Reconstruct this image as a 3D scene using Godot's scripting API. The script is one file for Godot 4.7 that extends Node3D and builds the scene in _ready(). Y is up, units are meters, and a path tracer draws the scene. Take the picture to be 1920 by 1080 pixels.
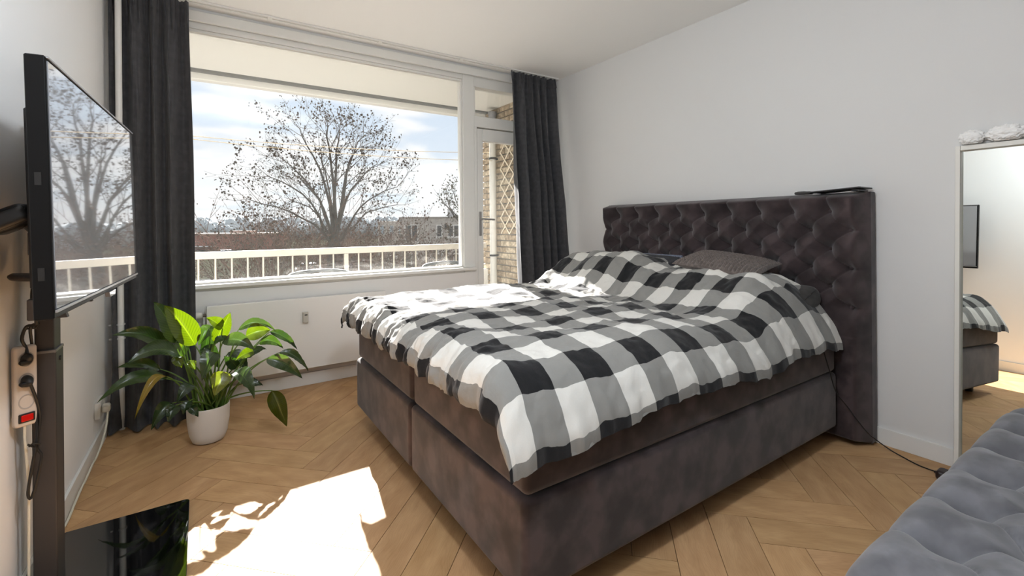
extends Node3D
# A bedroom with a box spring bed in front of a balcony window.
# Axes: x to the headboard wall, y up, -z to the window. The eye stands at (0, 1.15, 0).

const LEFT := -0.48        # left wall
const RIGHT := 2.90        # headboard wall
const WINDOW := -3.605     # inner face of the window wall
const BACK := 1.55
const TOP := 2.57          # ceiling
const GROUND := -4.6       # street level

var used := {}
var mats := {}


# ---------------------------------------------------------------- mesh kit
class M:
	var v := PackedVector3Array()
	var n := PackedVector3Array()
	var t := PackedVector2Array()
	var idx := PackedInt32Array()

	func vert(p: Vector3, nn: Vector3, uv := Vector2.ZERO) -> int:
		v.append(p)
		n.append(nn)
		t.append(uv)
		return v.size() - 1

	# a, b, c run counter-clockwise as seen from outside
	func tri(a: int, b: int, c: int) -> void:
		idx.append(a)
		idx.append(c)
		idx.append(b)

	func tri_out(a: int, b: int, c: int, out: Vector3) -> void:
		if (v[b] - v[a]).cross(v[c] - v[a]).dot(out) >= 0.0:
			tri(a, b, c)
		else:
			tri(a, c, b)

	func flat(p: Array, out: Vector3, uvs := []) -> void:
		var nn: Vector3 = (p[1] - p[0]).cross(p[2] - p[0]).normalized()
		if nn.dot(out) < 0.0:
			nn = -nn
		var ids := []
		for k in p.size():
			ids.append(vert(p[k], nn, uvs[k] if uvs.size() else Vector2(p[k].x, p[k].z)))
		for k in range(1, p.size() - 1):
			tri_out(ids[0], ids[k], ids[k + 1], out)

	# box with chamfered, smoothly shaded edges
	func box(c: Vector3, s: Vector3, bev := 0.003, xf := Transform3D()) -> void:
		var h := s * 0.5
		var bb := minf(bev, minf(h.x, minf(h.y, h.z)) * 0.9)
		var ids := {}
		for k in 8:
			var sg := Vector3(1 if k & 1 else -1, 1 if k & 2 else -1, 1 if k & 4 else -1)
			for a in 3:
				var p := Vector3()
				var nn := Vector3()
				for d in 3:
					p[d] = sg[d] * (h[d] if d == a else h[d] - bb)
				nn[a] = sg[a]
				var uv := Vector2(p[(a + 1) % 3], p[(a + 2) % 3])
				ids[k * 3 + a] = vert(xf * (c + p), xf.basis * nn, uv)
		for a in 3:
			var b := 1 << ((a + 1) % 3)
			var d := 1 << ((a + 2) % 3)
			for sgn in 2:
				var k0: int = (1 << a) if sgn else 0
				var out := Vector3()
				out[a] = 1.0 if sgn else -1.0
				out = xf.basis * out
				var q := [ids[k0 * 3 + a], ids[(k0 | b) * 3 + a], ids[(k0 | b | d) * 3 + a], ids[(k0 | d) * 3 + a]]
				tri_out(q[0], q[1], q[2], out)
				tri_out(q[0], q[2], q[3], out)
			# the four edges that run along axis a
			var a1 := (a + 1) % 3
			var a2 := (a + 2) % 3
			for s1 in 2:
				for s2 in 2:
					var k1: int = (b if s1 else 0) | (d if s2 else 0)
					var k2: int = k1 | (1 << a)
					var out2 := Vector3()
					out2[a1] = 1.0 if s1 else -1.0
					out2[a2] = 1.0 if s2 else -1.0
					out2 = xf.basis * out2
					tri_out(ids[k1 * 3 + a1], ids[k1 * 3 + a2], ids[k2 * 3 + a2], out2)
					tri_out(ids[k1 * 3 + a1], ids[k2 * 3 + a2], ids[k2 * 3 + a1], out2)
		for k in 8:
			var o := xf.basis * Vector3(1 if k & 1 else -1, 1 if k & 2 else -1, 1 if k & 4 else -1)
			tri_out(ids[k * 3], ids[k * 3 + 1], ids[k * 3 + 2], o)

	# upholstered block: rounded edges, faces bulging by puff
	func rbox(c: Vector3, s: Vector3, r: float, seg := 4, mid := 4, puff := Vector3.ZERO, xf := Transform3D(), uvk := 1.0) -> void:
		var h := s * 0.5
		for a in 3:
			var b := (a + 1) % 3
			var d := (a + 2) % 3
			var lines := []
			for ax in [b, d]:
				var l := []
				for k in seg + 1:
					l.append(-h[ax] + r * k / seg)
				for k in range(1, mid):
					l.append(lerpf(-h[ax] + r, h[ax] - r, float(k) / mid))
				for k in seg + 1:
					l.append(h[ax] - r + r * k / seg)
				lines.append(l)
			for sg in [-1.0, 1.0]:
				var w: int = lines[1].size()
				var first := v.size()
				for i in lines[0].size():
					for j in w:
						var p := Vector3()
						p[a] = sg * h[a]
						p[b] = lines[0][i]
						p[d] = lines[1][j]
						var q := p.clamp(-h + Vector3.ONE * r, h - Vector3.ONE * r)
						var nn := (p - q).normalized()
						var pos := q + nn * r
						var f := (1.0 - pow(absf(pos[b] / h[b]), 2.0)) * (1.0 - pow(absf(pos[d] / h[d]), 2.0))
						pos[a] += sg * puff[a] * f
						var slope := Vector3()
						slope[b] = 2.0 * pos[b] / (h[b] * h[b]) * puff[a] * sg * sg
						slope[d] = 2.0 * pos[d] / (h[d] * h[d]) * puff[a]
						nn = (nn + slope * absf(nn[a])).normalized()
						vert(xf * (c + pos), (xf.basis * nn).normalized(), Vector2(pos[b], pos[d]) * uvk)
				var out := Vector3()
				out[a] = sg
				for i in lines[0].size() - 1:
					for j in w - 1:
						var p0: int = first + i * w + j
						if sg > 0:
							tri(p0, p0 + w, p0 + w + 1)
							tri(p0, p0 + w + 1, p0 + 1)
						else:
							tri(p0, p0 + w + 1, p0 + w)
							tri(p0, p0 + 1, p0 + w + 1)

	# f(i, j) gives the position; g(i, j) the uv; normals from neighbours; flip turns it over
	func grid(nu: int, nv: int, f: Callable, g = null, flip := false) -> void:
		var first := v.size()
		var w := nv + 1
		var pos := PackedVector3Array()
		pos.resize((nu + 1) * w)
		for i in nu + 1:
			for j in w:
				pos[i * w + j] = f.call(float(i) / nu, float(j) / nv)
		for i in nu + 1:
			for j in w:
				var du := pos[mini(i + 1, nu) * w + j] - pos[maxi(i - 1, 0) * w + j]
				var dv := pos[i * w + mini(j + 1, nv)] - pos[i * w + maxi(j - 1, 0)]
				var nn := du.cross(dv)
				nn = nn.normalized() if nn.length_squared() > 1e-20 else Vector3.UP
				if flip:
					nn = -nn
				vert(pos[i * w + j], nn, g.call(float(i) / nu, float(j) / nv) if g != null else Vector2(float(i) / nu, float(j) / nv))
		for i in nu:
			for j in nv:
				var p0 := first + i * w + j
				if flip:
					tri(p0, p0 + w + 1, p0 + w)
					tri(p0, p0 + 1, p0 + w + 1)
				else:
					tri(p0, p0 + w, p0 + w + 1)
					tri(p0, p0 + w + 1, p0 + 1)

	func tube(pts: PackedVector3Array, radii, sides := 8, caps := true, twist := 0.0) -> void:
		var up := Vector3.UP
		var first := v.size()
		var cnt := pts.size()
		var dir := Vector3.UP
		for i in cnt:
			dir = (pts[mini(i + 1, cnt - 1)] - pts[maxi(i - 1, 0)]).normalized()
			if i == 0:
				up = dir.cross(Vector3(0.13, 0.2, 0.97))
				if up.length() < 0.05:
					up = dir.cross(Vector3.RIGHT)
			up = (up - dir * up.dot(dir)).normalized()
			var side := dir.cross(up)
			var r: float = radii if radii is float else radii[i]
			for k in sides + 1:
				var a := TAU * k / sides + twist
				var nn := up * cos(a) + side * sin(a)
				vert(pts[i] + nn * r, nn, Vector2(float(k) / sides, float(i)))
		var w := sides + 1
		for i in cnt - 1:
			for k in sides:
				var p0 := first + i * w + k
				tri(p0, p0 + 1, p0 + w + 1)
				tri(p0, p0 + w + 1, p0 + w)
		if caps:
			for e in 2:
				var row := first + (cnt - 1) * w * e
				var d2 := (pts[cnt - 1] - pts[cnt - 2]).normalized() if e else (pts[0] - pts[1]).normalized()
				var cen := vert(pts[cnt - 1] if e else pts[0], d2)
				var ring := []
				for k in sides:
					ring.append(vert(v[row + k], d2))
				for k in sides:
					tri_out(cen, ring[k], ring[(k + 1) % sides], d2)

	# profile of (radius, height) turned about y
	func lathe(profile: Array, segs := 32, xf := Transform3D()) -> void:
		var first := v.size()
		var w := segs + 1
		for i in profile.size():
			var d: Vector2 = profile[mini(i + 1, profile.size() - 1)] - profile[maxi(i - 1, 0)]
			var n2 := Vector2(d.y, -d.x).normalized()
			for k in w:
				var a := TAU * k / segs
				vert(xf * Vector3(profile[i].x * cos(a), profile[i].y, profile[i].x * sin(a)), xf.basis * Vector3(n2.x * cos(a), n2.y, n2.x * sin(a)), Vector2(float(k) / segs, profile[i].y))
		for i in profile.size() - 1:
			for k in segs:
				var p0 := first + i * w + k
				tri(p0, p0 + w + 1, p0 + 1)
				tri(p0, p0 + w, p0 + w + 1)

	# a polygon in (x, y) given depth along z, corners chamfered
	func prism(poly: PackedVector2Array, z0: float, z1: float, xf := Transform3D(), bev := 0.0015) -> void:
		var inner := poly
		if bev > 0.0:
			var o := Geometry2D.offset_polygon(poly, -bev, Geometry2D.JOIN_MITER)
			if o.size() == 1 and o[0].size() == poly.size():
				inner = o[0]
				# same starting corner as the outer outline
				var best := 0
				for k in inner.size():
					if inner[k].distance_to(poly[0]) < inner[best].distance_to(poly[0]):
						best = k
				var turned := PackedVector2Array()
				for k in inner.size():
					turned.append(inner[(best + k) % inner.size()])
				inner = turned
				if turned[1].distance_to(poly[1]) > bev * 4.0:
					inner = poly
					bev = 0.0
			else:
				bev = 0.0
		for e in 2:
			var z := z1 if e else z0
			var out := xf.basis * Vector3(0, 0, 1 if e else -1)
			var ids := []
			for p in inner:
				ids.append(vert(xf * Vector3(p.x, p.y, z), out, p))
			var tris := Geometry2D.triangulate_polygon(inner)
			for k in range(0, tris.size(), 3):
				tri_out(ids[tris[k]], ids[tris[k + 1]], ids[tris[k + 2]], out)
		var cen := Vector2.ZERO
		for p in poly:
			cen += p / poly.size()
		for k in poly.size():
			var a := poly[k]
			var b := poly[(k + 1) % poly.size()]
			var ia := inner[k]
			var ib := inner[(k + 1) % poly.size()]
			var e2 := b - a
			var nn := Vector2(e2.y, -e2.x)
			if Geometry2D.is_polygon_clockwise(poly):
				nn = -nn
			var o3 := xf.basis * Vector3(nn.x, nn.y, 0)
			flat([xf * Vector3(a.x, a.y, z0 + bev), xf * Vector3(b.x, b.y, z0 + bev), xf * Vector3(b.x, b.y, z1 - bev), xf * Vector3(a.x, a.y, z1 - bev)], o3)
			if bev > 0.0:
				flat([xf * Vector3(a.x, a.y, z1 - bev), xf * Vector3(b.x, b.y, z1 - bev), xf * Vector3(ib.x, ib.y, z1), xf * Vector3(ia.x, ia.y, z1)], o3)
				flat([xf * Vector3(a.x, a.y, z0 + bev), xf * Vector3(b.x, b.y, z0 + bev), xf * Vector3(ib.x, ib.y, z0), xf * Vector3(ia.x, ia.y, z0)], o3)

	func mesh() -> ArrayMesh:
		var a := []
		a.resize(Mesh.ARRAY_MAX)
		a[Mesh.ARRAY_VERTEX] = v
		a[Mesh.ARRAY_NORMAL] = n
		a[Mesh.ARRAY_TEX_UV] = t
		a[Mesh.ARRAY_INDEX] = idx
		var m := ArrayMesh.new()
		m.add_surface_from_arrays(Mesh.PRIMITIVE_TRIANGLES, a)
		return m


# ---------------------------------------------------------------- naming
func numbered(called: String) -> String:
	var k: int = used.get(called, 0)
	used[called] = k + 1
	return called if k == 0 else "%s_%03d" % [called, k]


func thing(called: String, label: String, category: String, at := Vector3.ZERO, group := "") -> Node3D:
	var o := Node3D.new()
	o.name = numbered(called)
	add_child(o)
	o.position = at
	tag(o, label, category, group)
	return o


func tag(o: Node3D, label: String, category: String, group := "") -> void:
	o.set_meta("label", label)
	o.set_meta("category", category)
	if group:
		o.set_meta("group", group)


# a part; the mesh is given in the world and moved under its parent
func part(called: String, m, mat: Material, parent: Node3D, label := "", at := Vector3.ZERO) -> MeshInstance3D:
	var o := MeshInstance3D.new()
	o.name = called if parent != self else numbered(called)
	o.mesh = m.mesh() if m is M else m
	o.material_override = mat
	o.position = at
	parent.add_child(o, true)
	if label:
		o.set_meta("label", label)
	return o


func struct(called: String, m, mat: Material, label: String) -> MeshInstance3D:
	var o := part(called, m, mat, self, label)
	o.set_meta("kind", "structure")
	return o


func room_piece(called: String, label: String) -> Node3D:
	var o := Node3D.new()
	o.name = numbered(called)
	add_child(o)
	o.set_meta("kind", "structure")
	o.set_meta("label", label)
	return o


# a box part between two corners, with its own place so that alike pieces share meshes
func bar(called: String, a: Vector3, b: Vector3, mat: Material, parent: Node3D, bev := 0.003, label := "") -> MeshInstance3D:
	var m := M.new()
	m.box((a + b) * 0.5 - parent.position, (b - a).abs(), bev)
	return part(called, m, mat, parent, label)


static func smooth(a: float, b: float, x: float) -> float:
	var k := clampf((x - a) / (b - a), 0.0, 1.0)
	return k * k * (3.0 - 2.0 * k)


# ---------------------------------------------------------------- materials
func mat(key: String, r: float, g: float, b: float, rough := 0.8, spec := 0.5) -> StandardMaterial3D:
	if mats.has(key):
		return mats[key]
	var m := StandardMaterial3D.new()
	m.resource_name = key
	m.albedo_color = Color(r, g, b)
	m.roughness = rough
	m.metallic_specular = spec
	mats[key] = m
	return m


func noise(freq: float, octaves := 4, sd := 1) -> FastNoiseLite:
	var f := FastNoiseLite.new()
	f.noise_type = FastNoiseLite.TYPE_SIMPLEX_SMOOTH
	f.frequency = freq
	f.fractal_octaves = octaves
	f.seed = sd
	return f


func noise_tex(freq: float, lo: Color, hi: Color, size := 512, octaves := 5, sd := 1, bump := 0.0) -> NoiseTexture2D:
	var t := NoiseTexture2D.new()
	t.width = size
	t.height = size
	t.seamless = true
	t.noise = noise(freq, octaves, sd)
	if bump > 0.0:
		t.as_normal_map = true
		t.bump_strength = bump
	else:
		var g := Gradient.new()
		g.set_color(0, lo)
		g.set_color(1, hi)
		g.set_offset(0, 0.25)
		g.set_offset(1, 0.75)
		t.color_ramp = g
	return t


func cloth_mat(key: String, lo: Color, hi: Color, scale: float, rim := 0.4, rough := 0.85, freq := 0.012) -> StandardMaterial3D:
	var m := mat(key, 1, 1, 1, rough, 0.3)
	m.albedo_texture = noise_tex(freq, lo, hi, 512, 5, key.length() + 3)
	m.uv1_triplanar = true
	m.uv1_world_triplanar = true
	m.uv1_scale = Vector3.ONE * scale
	m.rim_enabled = rim > 0.0
	m.rim = rim
	m.rim_tint = 0.6
	return m


# ---------------------------------------------------------------- textures drawn pixel by pixel
func wood_image() -> Image:
	# eight boards, one above the other, grain along u
	var w := 1024
	var h := 1024
	var im := Image.create(w, h, false, Image.FORMAT_RGB8)
	var bend := noise(0.004, 3, 11)
	var fine := noise(0.05, 2, 12)
	var blot := noise(0.006, 3, 13)
	var lo := Color(0.680, 0.535, 0.380)
	var hi := Color(0.810, 0.665, 0.500)
	for y in h:
		var board := y / 128
		var vv := (y % 128) / 128.0 - 0.5
		var centre := sin(board * 2.3) * 0.22
		for x in w:
			var uu := x / 1024.0
			var q := vv - centre + bend.get_noise_2d(x * 0.6, y * 0.9 + board * 300.0) * 0.28
			var along := (uu - 0.3 - 0.4 * sin(board * 1.7)) * 2.4
			var ring := sqrt(q * q * 14.0 + along * along * 0.5) * 7.0 + fine.get_noise_2d(x * 0.1, y * 1.4) * 0.5
			var s := absf(fposmod(ring, 1.0) * 2.0 - 1.0)
			s = 1.0 - pow(1.0 - s, 2.2)
			var pore := fine.get_noise_2d(x * 0.12, y * 6.0 + 900.0)
			var mixv := 0.45 + 0.42 * blot.get_noise_2d(x * 0.7, y * 2.5) + 0.20 * (s - 0.6) + (0.25 * pore if pore < -0.2 else 0.0)
			mixv += 0.05 * sin(board * 5.1)
			im.set_pixel(x, y, lo.lerp(hi, clampf(mixv, -0.35, 1.2)))
	return im


func check_image() -> Image:
	# woven check: light, dark and half-tone squares with threads
	var s := 512
	var im := Image.create(s, s, false, Image.FORMAT_RGB8)
	var rng := RandomNumberGenerator.new()
	rng.seed = 5
	var white := Color(0.86, 0.85, 0.825)
	var black := Color(0.125, 0.125, 0.132)
	for y in s:
		for x in s:
			var dark_u := x >= s / 2
			var dark_v := y >= s / 2
			var c := white
			if dark_u and dark_v:
				c = black
			elif dark_u or dark_v:
				c = Color(0.475, 0.47, 0.455) if (x + y) % 4 < 2 else Color(0.62, 0.615, 0.60)
			var j := rng.randf_range(-0.018, 0.018)
			im.set_pixel(x, y, Color(c.r + j, c.g + j, c.b + j))
	im.generate_mipmaps()
	return im


func leaf_image() -> Image:
	var w := 128
	var h := 256
	var im := Image.create(w, h, false, Image.FORMAT_RGB8)
	for y in h:
		for x in w:
			var across := absf(x / 127.0 - 0.5) * 2.0
			var along := y / 255.0
			var vein := absf(fposmod((along * 1.0 - across * 0.22) * 16.0, 1.0) - 0.5) * 2.0
			var k := 0.86 + 0.14 * smooth(0.0, 0.5, vein)
			if across < 0.05:
				k = 1.25
			im.set_pixel(x, y, Color(0.72 * k, 0.72 * k, 0.72 * k))
	return im


func sky_image() -> Image:
	# u turns from the window axis (-z) to +x, v from the zenith down
	var w := 2048
	var h := 1024
	var im := Image.create(w, h, false, Image.FORMAT_RGBF)
	var big := noise(0.9, 6, 21)
	var streak := noise(1.0, 5, 4)
	for y in h:
		var el := PI * (0.5 - (y + 0.5) / h)
		if el < -0.02:
			im.fill_rect(Rect2i(0, y, w, h - y), Color(0.50, 0.48, 0.45))
			break
		for x in w:
			var az := TAU * (x + 0.5) / w
			if az > PI:
				az -= TAU
			var s := maxf(sin(el), 0.0)
			var base := Color(0.84, 0.905, 0.95).lerp(Color(0.30, 0.50, 0.80), pow(s, 0.75))
			# a flat layer of cloud seen from below
			var reach := 1.0 / (s + 0.16)
			var px := cos(el) * sin(az) * reach
			var pz := cos(el) * cos(az) * reach
			var c := streak.get_noise_2d(px * 1.1 + 3.0, pz * 2.3 + 1.0) * 0.75 + big.get_noise_2d(px * 0.55 - 2.0, pz * 0.9) * 0.7
			var cover := smooth(-0.34, 0.22, c + 0.22 - 0.50 * smooth(0.34, 0.44, az) * smooth(0.06, 0.13, el) * (1.0 - smooth(0.75, 1.2, az)))
			# a heaped cloud towards the balcony door
			var lump := big.get_noise_2d(az * 9.0, el * 9.0) * 0.075
			var heap := smooth(0.02, -0.03, Vector2((az - 0.475) * 0.8, el - 0.055).length() - 0.11 + lump) * (1.0 - smooth(0.20, 0.27, el))
			cover = maxf(cover, heap)
			var white := Color(1.0, 1.0, 1.0).lerp(Color(0.90, 0.94, 0.97), smooth(0.3, -0.5, big.get_noise_2d(px * 2.0, pz * 2.0)))
			var k := base.lerp(white, cover * 0.93)
			im.set_pixel(x, y, Color(k.r, k.g, k.b))
	return im


func _ready() -> void:
	view_and_light()
	room()
	window_and_door()
	balcony()
	street()
	curtains()
	bed()
	bedding()
	plant()
	television()
	wall_fittings()
	mirror()
	bench()
	added_fill_light()


func view_and_light() -> void:
	var cam := Camera3D.new()
	cam.name = "camera"
	add_child(cam)
	var yaw := atan2(572.0, 860.0)
	var fwd := Vector3(sin(yaw), 0, -cos(yaw))
	var right := Vector3(cos(yaw), 0, sin(yaw))
	var roll := deg_to_rad(0.5)
	var r := right * cos(roll) - Vector3.UP * sin(roll)
	var u := right * sin(roll) + Vector3.UP * cos(roll)
	cam.transform = Transform3D(Basis(r, u, -fwd), Vector3(0, 1.15, 0))
	var near := 0.05
	cam.projection = Camera3D.PROJECTION_FRUSTUM
	cam.near = near
	cam.far = 600.0
	cam.size = 2.0 * near * 540.0 / 860.0
	cam.frustum_offset = Vector2(0, -119.0 / 860.0 * near)
	cam.current = true

	var we := WorldEnvironment.new()
	we.name = "world_environment"
	var env := Environment.new()
	env.background_mode = Environment.BG_SKY
	var sky := Sky.new()
	var sm := PanoramaSkyMaterial.new()
	sm.panorama = ImageTexture.create_from_image(sky_image())
	sky.sky_material = sm
	env.sky = sky
	env.background_energy_multiplier = 1.15
	env.tonemap_mode = Environment.TONE_MAPPER_LINEAR
	env.tonemap_exposure = 1.0
	env.sdfgi_enabled = true
	env.ssao_enabled = true
	env.ssil_enabled = true
	we.environment = env
	add_child(we)

	var sun := DirectionalLight3D.new()
	sun.name = "sun"
	add_child(sun)
	sun.look_at_from_position(Vector3.ZERO, Vector3(-0.30, -1.0, 1.78))
	sun.light_color = Color(1.0, 0.985, 0.965)
	sun.light_energy = 11.5
	sun.light_angular_distance = 0.6
	sun.shadow_enabled = true


# ---------------------------------------------------------------- the room shell
func room() -> void:
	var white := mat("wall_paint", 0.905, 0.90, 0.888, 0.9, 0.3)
	var gloss := mat("white_lacquer", 0.90, 0.895, 0.88, 0.45, 0.5)
	var m := M.new()
	m.box(Vector3((LEFT + RIGHT) / 2, TOP + 0.1, (WINDOW + BACK) / 2 - 0.1), Vector3(RIGHT - LEFT + 0.6, 0.2, BACK - WINDOW + 0.6), 0.0)
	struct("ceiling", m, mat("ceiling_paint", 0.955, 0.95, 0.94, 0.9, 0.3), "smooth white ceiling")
	m = M.new()
	m.box(Vector3(LEFT - 0.1, TOP / 2, (WINDOW + BACK) / 2 - 0.1), Vector3(0.2, TOP, BACK - WINDOW + 0.6), 0.0)
	struct("wall_left", m, mat("lifted_wall_white", 0.945, 0.945, 0.945, 0.9, 0.3), "plain white wall behind the television")  # same wall white, lightened in place of light missing here
	m = M.new()
	m.box(Vector3(RIGHT + 0.1, TOP / 2, (WINDOW + BACK) / 2 - 0.1), Vector3(0.2, TOP, BACK - WINDOW + 0.6), 0.0)
	struct("wall_right", m, mat("lowered_wall_white", 0.875, 0.872, 0.865, 0.9, 0.3), "plain white wall behind the headboard")  # same wall white, darkened to offset the stronger light here
	m = M.new()
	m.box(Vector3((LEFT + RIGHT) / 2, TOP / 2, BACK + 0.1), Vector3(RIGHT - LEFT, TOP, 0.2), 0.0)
	struct("wall_back", m, mat("bounce_cut_taupe", 0.42, 0.40, 0.38, 0.9, 0.3), "unseen taupe wall behind the viewer, darkened to cut bounce light")  # dark tone chosen to keep bounced light off the near bed side
	# window wall: below the sill, beside the frames and above them
	m = M.new()
	m.box(Vector3((LEFT + 2.0) / 2, 0.365, WINDOW - 0.1), Vector3(2.0 - LEFT, 0.73, 0.2), 0.0)
	m.box(Vector3((LEFT + RIGHT) / 2, (2.50 + TOP) / 2, WINDOW - 0.1), Vector3(RIGHT - LEFT, TOP - 2.50, 0.2), 0.0)
	m.box(Vector3((LEFT - 0.33) / 2, 1.6, WINDOW - 0.1), Vector3(-0.33 - LEFT, 1.9, 0.2), 0.0)
	struct("wall_window", m, white, "white wall below and above the window")
	# skirting
	m = M.new()
	m.box(Vector3(LEFT + 0.006, 0.045, (WINDOW + BACK) / 2), Vector3(0.012, 0.09, BACK - WINDOW), 0.002)
	struct("baseboard_left", m, gloss, "low white skirting under the left wall")
	m = M.new()
	m.box(Vector3(RIGHT - 0.006, 0.0425, (WINDOW + BACK) / 2), Vector3(0.012, 0.085, BACK - WINDOW), 0.002)
	struct("baseboard_right", m, gloss, "white skirting under the headboard wall")
	m = M.new()
	m.box(Vector3((LEFT + 2.0) / 2, 0.045, WINDOW + 0.006), Vector3(2.0 - LEFT - 0.024, 0.09, 0.012), 0.002)
	struct("baseboard_window", m, gloss, "white skirting below the radiator")

	# herringbone floor, every board a piece of its own
	var floor_root := room_piece("floor", "oak-look floor laid in herringbone")
	m = M.new()
	m.box(Vector3((LEFT + RIGHT) / 2, -0.06, (WINDOW + BACK) / 2), Vector3(RIGHT - LEFT + 0.4, 0.1, BACK - WINDOW + 0.4), 0.0)
	part("subfloor", m, mat("joint", 0.16, 0.11, 0.075, 0.9), floor_root)
	var wood := ImageTexture.create_from_image(wood_image())
	var rng := RandomNumberGenerator.new()
	rng.seed = 71
	var tones := []
	for k in 5:
		var wm := mat("oak_%d" % k, 1, 1, 1, 0.55, 0.3)
		var tint := 0.975 + 0.016 * k
		wm.albedo_color = Color(tint, tint * (0.99 + 0.005 * (k % 3)), tint * (0.985 + 0.01 * (k % 2)))
		wm.albedo_texture = wood
		tones.append(wm)
	var limits := PackedVector2Array([Vector2(LEFT, WINDOW), Vector2(RIGHT, WINDOW), Vector2(RIGHT, BACK), Vector2(LEFT, BACK)])
	var wd := 0.15
	var nn := 4
	for k in range(-50, 50):
		for j in range(-8, 8):
			for kind in 2:
				var o: Vector2
				var sz: Vector2
				if kind == 0:
					o = Vector2(k + 2 * nn * j, k)
					sz = Vector2(nn, 1)
				else:
					o = Vector2(k + 2 * nn * j, k - 2 * nn + 1)
					sz = Vector2(1, nn)
				var a := Vector2(-1.565, -1.637) + o * wd
				var b := a + sz * wd
				var corner := [Vector2(a.x, a.y), Vector2(b.x, a.y), Vector2(b.x, b.y), Vector2(a.x, b.y)]
				var poly := PackedVector2Array()
				for c in corner:
					poly.append(Vector2((c.x - c.y) / sqrt(2.0), (c.x + c.y) / sqrt(2.0)))
				var cut := Geometry2D.intersect_polygons(poly, limits)
				if cut.is_empty():
					continue
				plank(floor_root, cut[0], a, sz * wd, kind, rng.randi_range(0, 7), tones[rng.randi_range(0, 4)], rng.randf())


func plank(root: Node3D, poly: PackedVector2Array, a: Vector2, sz: Vector2, kind: int, board: int, m: Material, shift: float) -> void:
	var inset := Geometry2D.offset_polygon(poly, -0.0011, Geometry2D.JOIN_MITER)
	if inset.is_empty():
		return
	var top: PackedVector2Array = inset[0]
	var uvs := []
	var mesh := M.new()
	var flip := shift > 0.5
	var ids := []
	var at := func(p: Vector2) -> Vector2:
		var q := Vector2((p.x + p.y) / sqrt(2.0), (-p.x + p.y) / sqrt(2.0)) - a
		var l := q.x / sz.x if kind == 0 else q.y / sz.y
		var s := q.y / sz.y if kind == 0 else q.x / sz.x
		if flip:
			l = 1.0 - l
		return Vector2(l * 0.60 + shift * 0.38, (board + 0.03 + 0.94 * clampf(s, 0, 1)) / 8.0)
	for p in top:
		ids.append(mesh.vert(Vector3(p.x, 0, p.y), Vector3.UP, at.call(p)))
	for k in range(1, ids.size() - 1):
		mesh.tri_out(ids[0], ids[k], ids[k + 1], Vector3.UP)
	var c := Vector2.ZERO
	for p in top:
		c += p / top.size()
	for k in top.size():
		var p := top[k]
		var q := top[(k + 1) % top.size()]
		var mid := (p + q) * 0.5 - c
		var out := Vector3(mid.x, 0, mid.y)
		mesh.flat([Vector3(p.x, 0, p.y), Vector3(q.x, 0, q.y), Vector3(q.x, -0.009, q.y), Vector3(p.x, -0.009, p.y)], out, [at.call(p), at.call(q), at.call(q), at.call(p)])
	part("plank", mesh, m, root)


# ---------------------------------------------------------------- window front
func glass_mat() -> StandardMaterial3D:
	var m := mat("window_glass", 0.93, 0.96, 0.95, 0.02, 0.5)
	m.transparency = BaseMaterial3D.TRANSPARENCY_ALPHA
	m.albedo_color.a = 0.04
	return m


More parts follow.
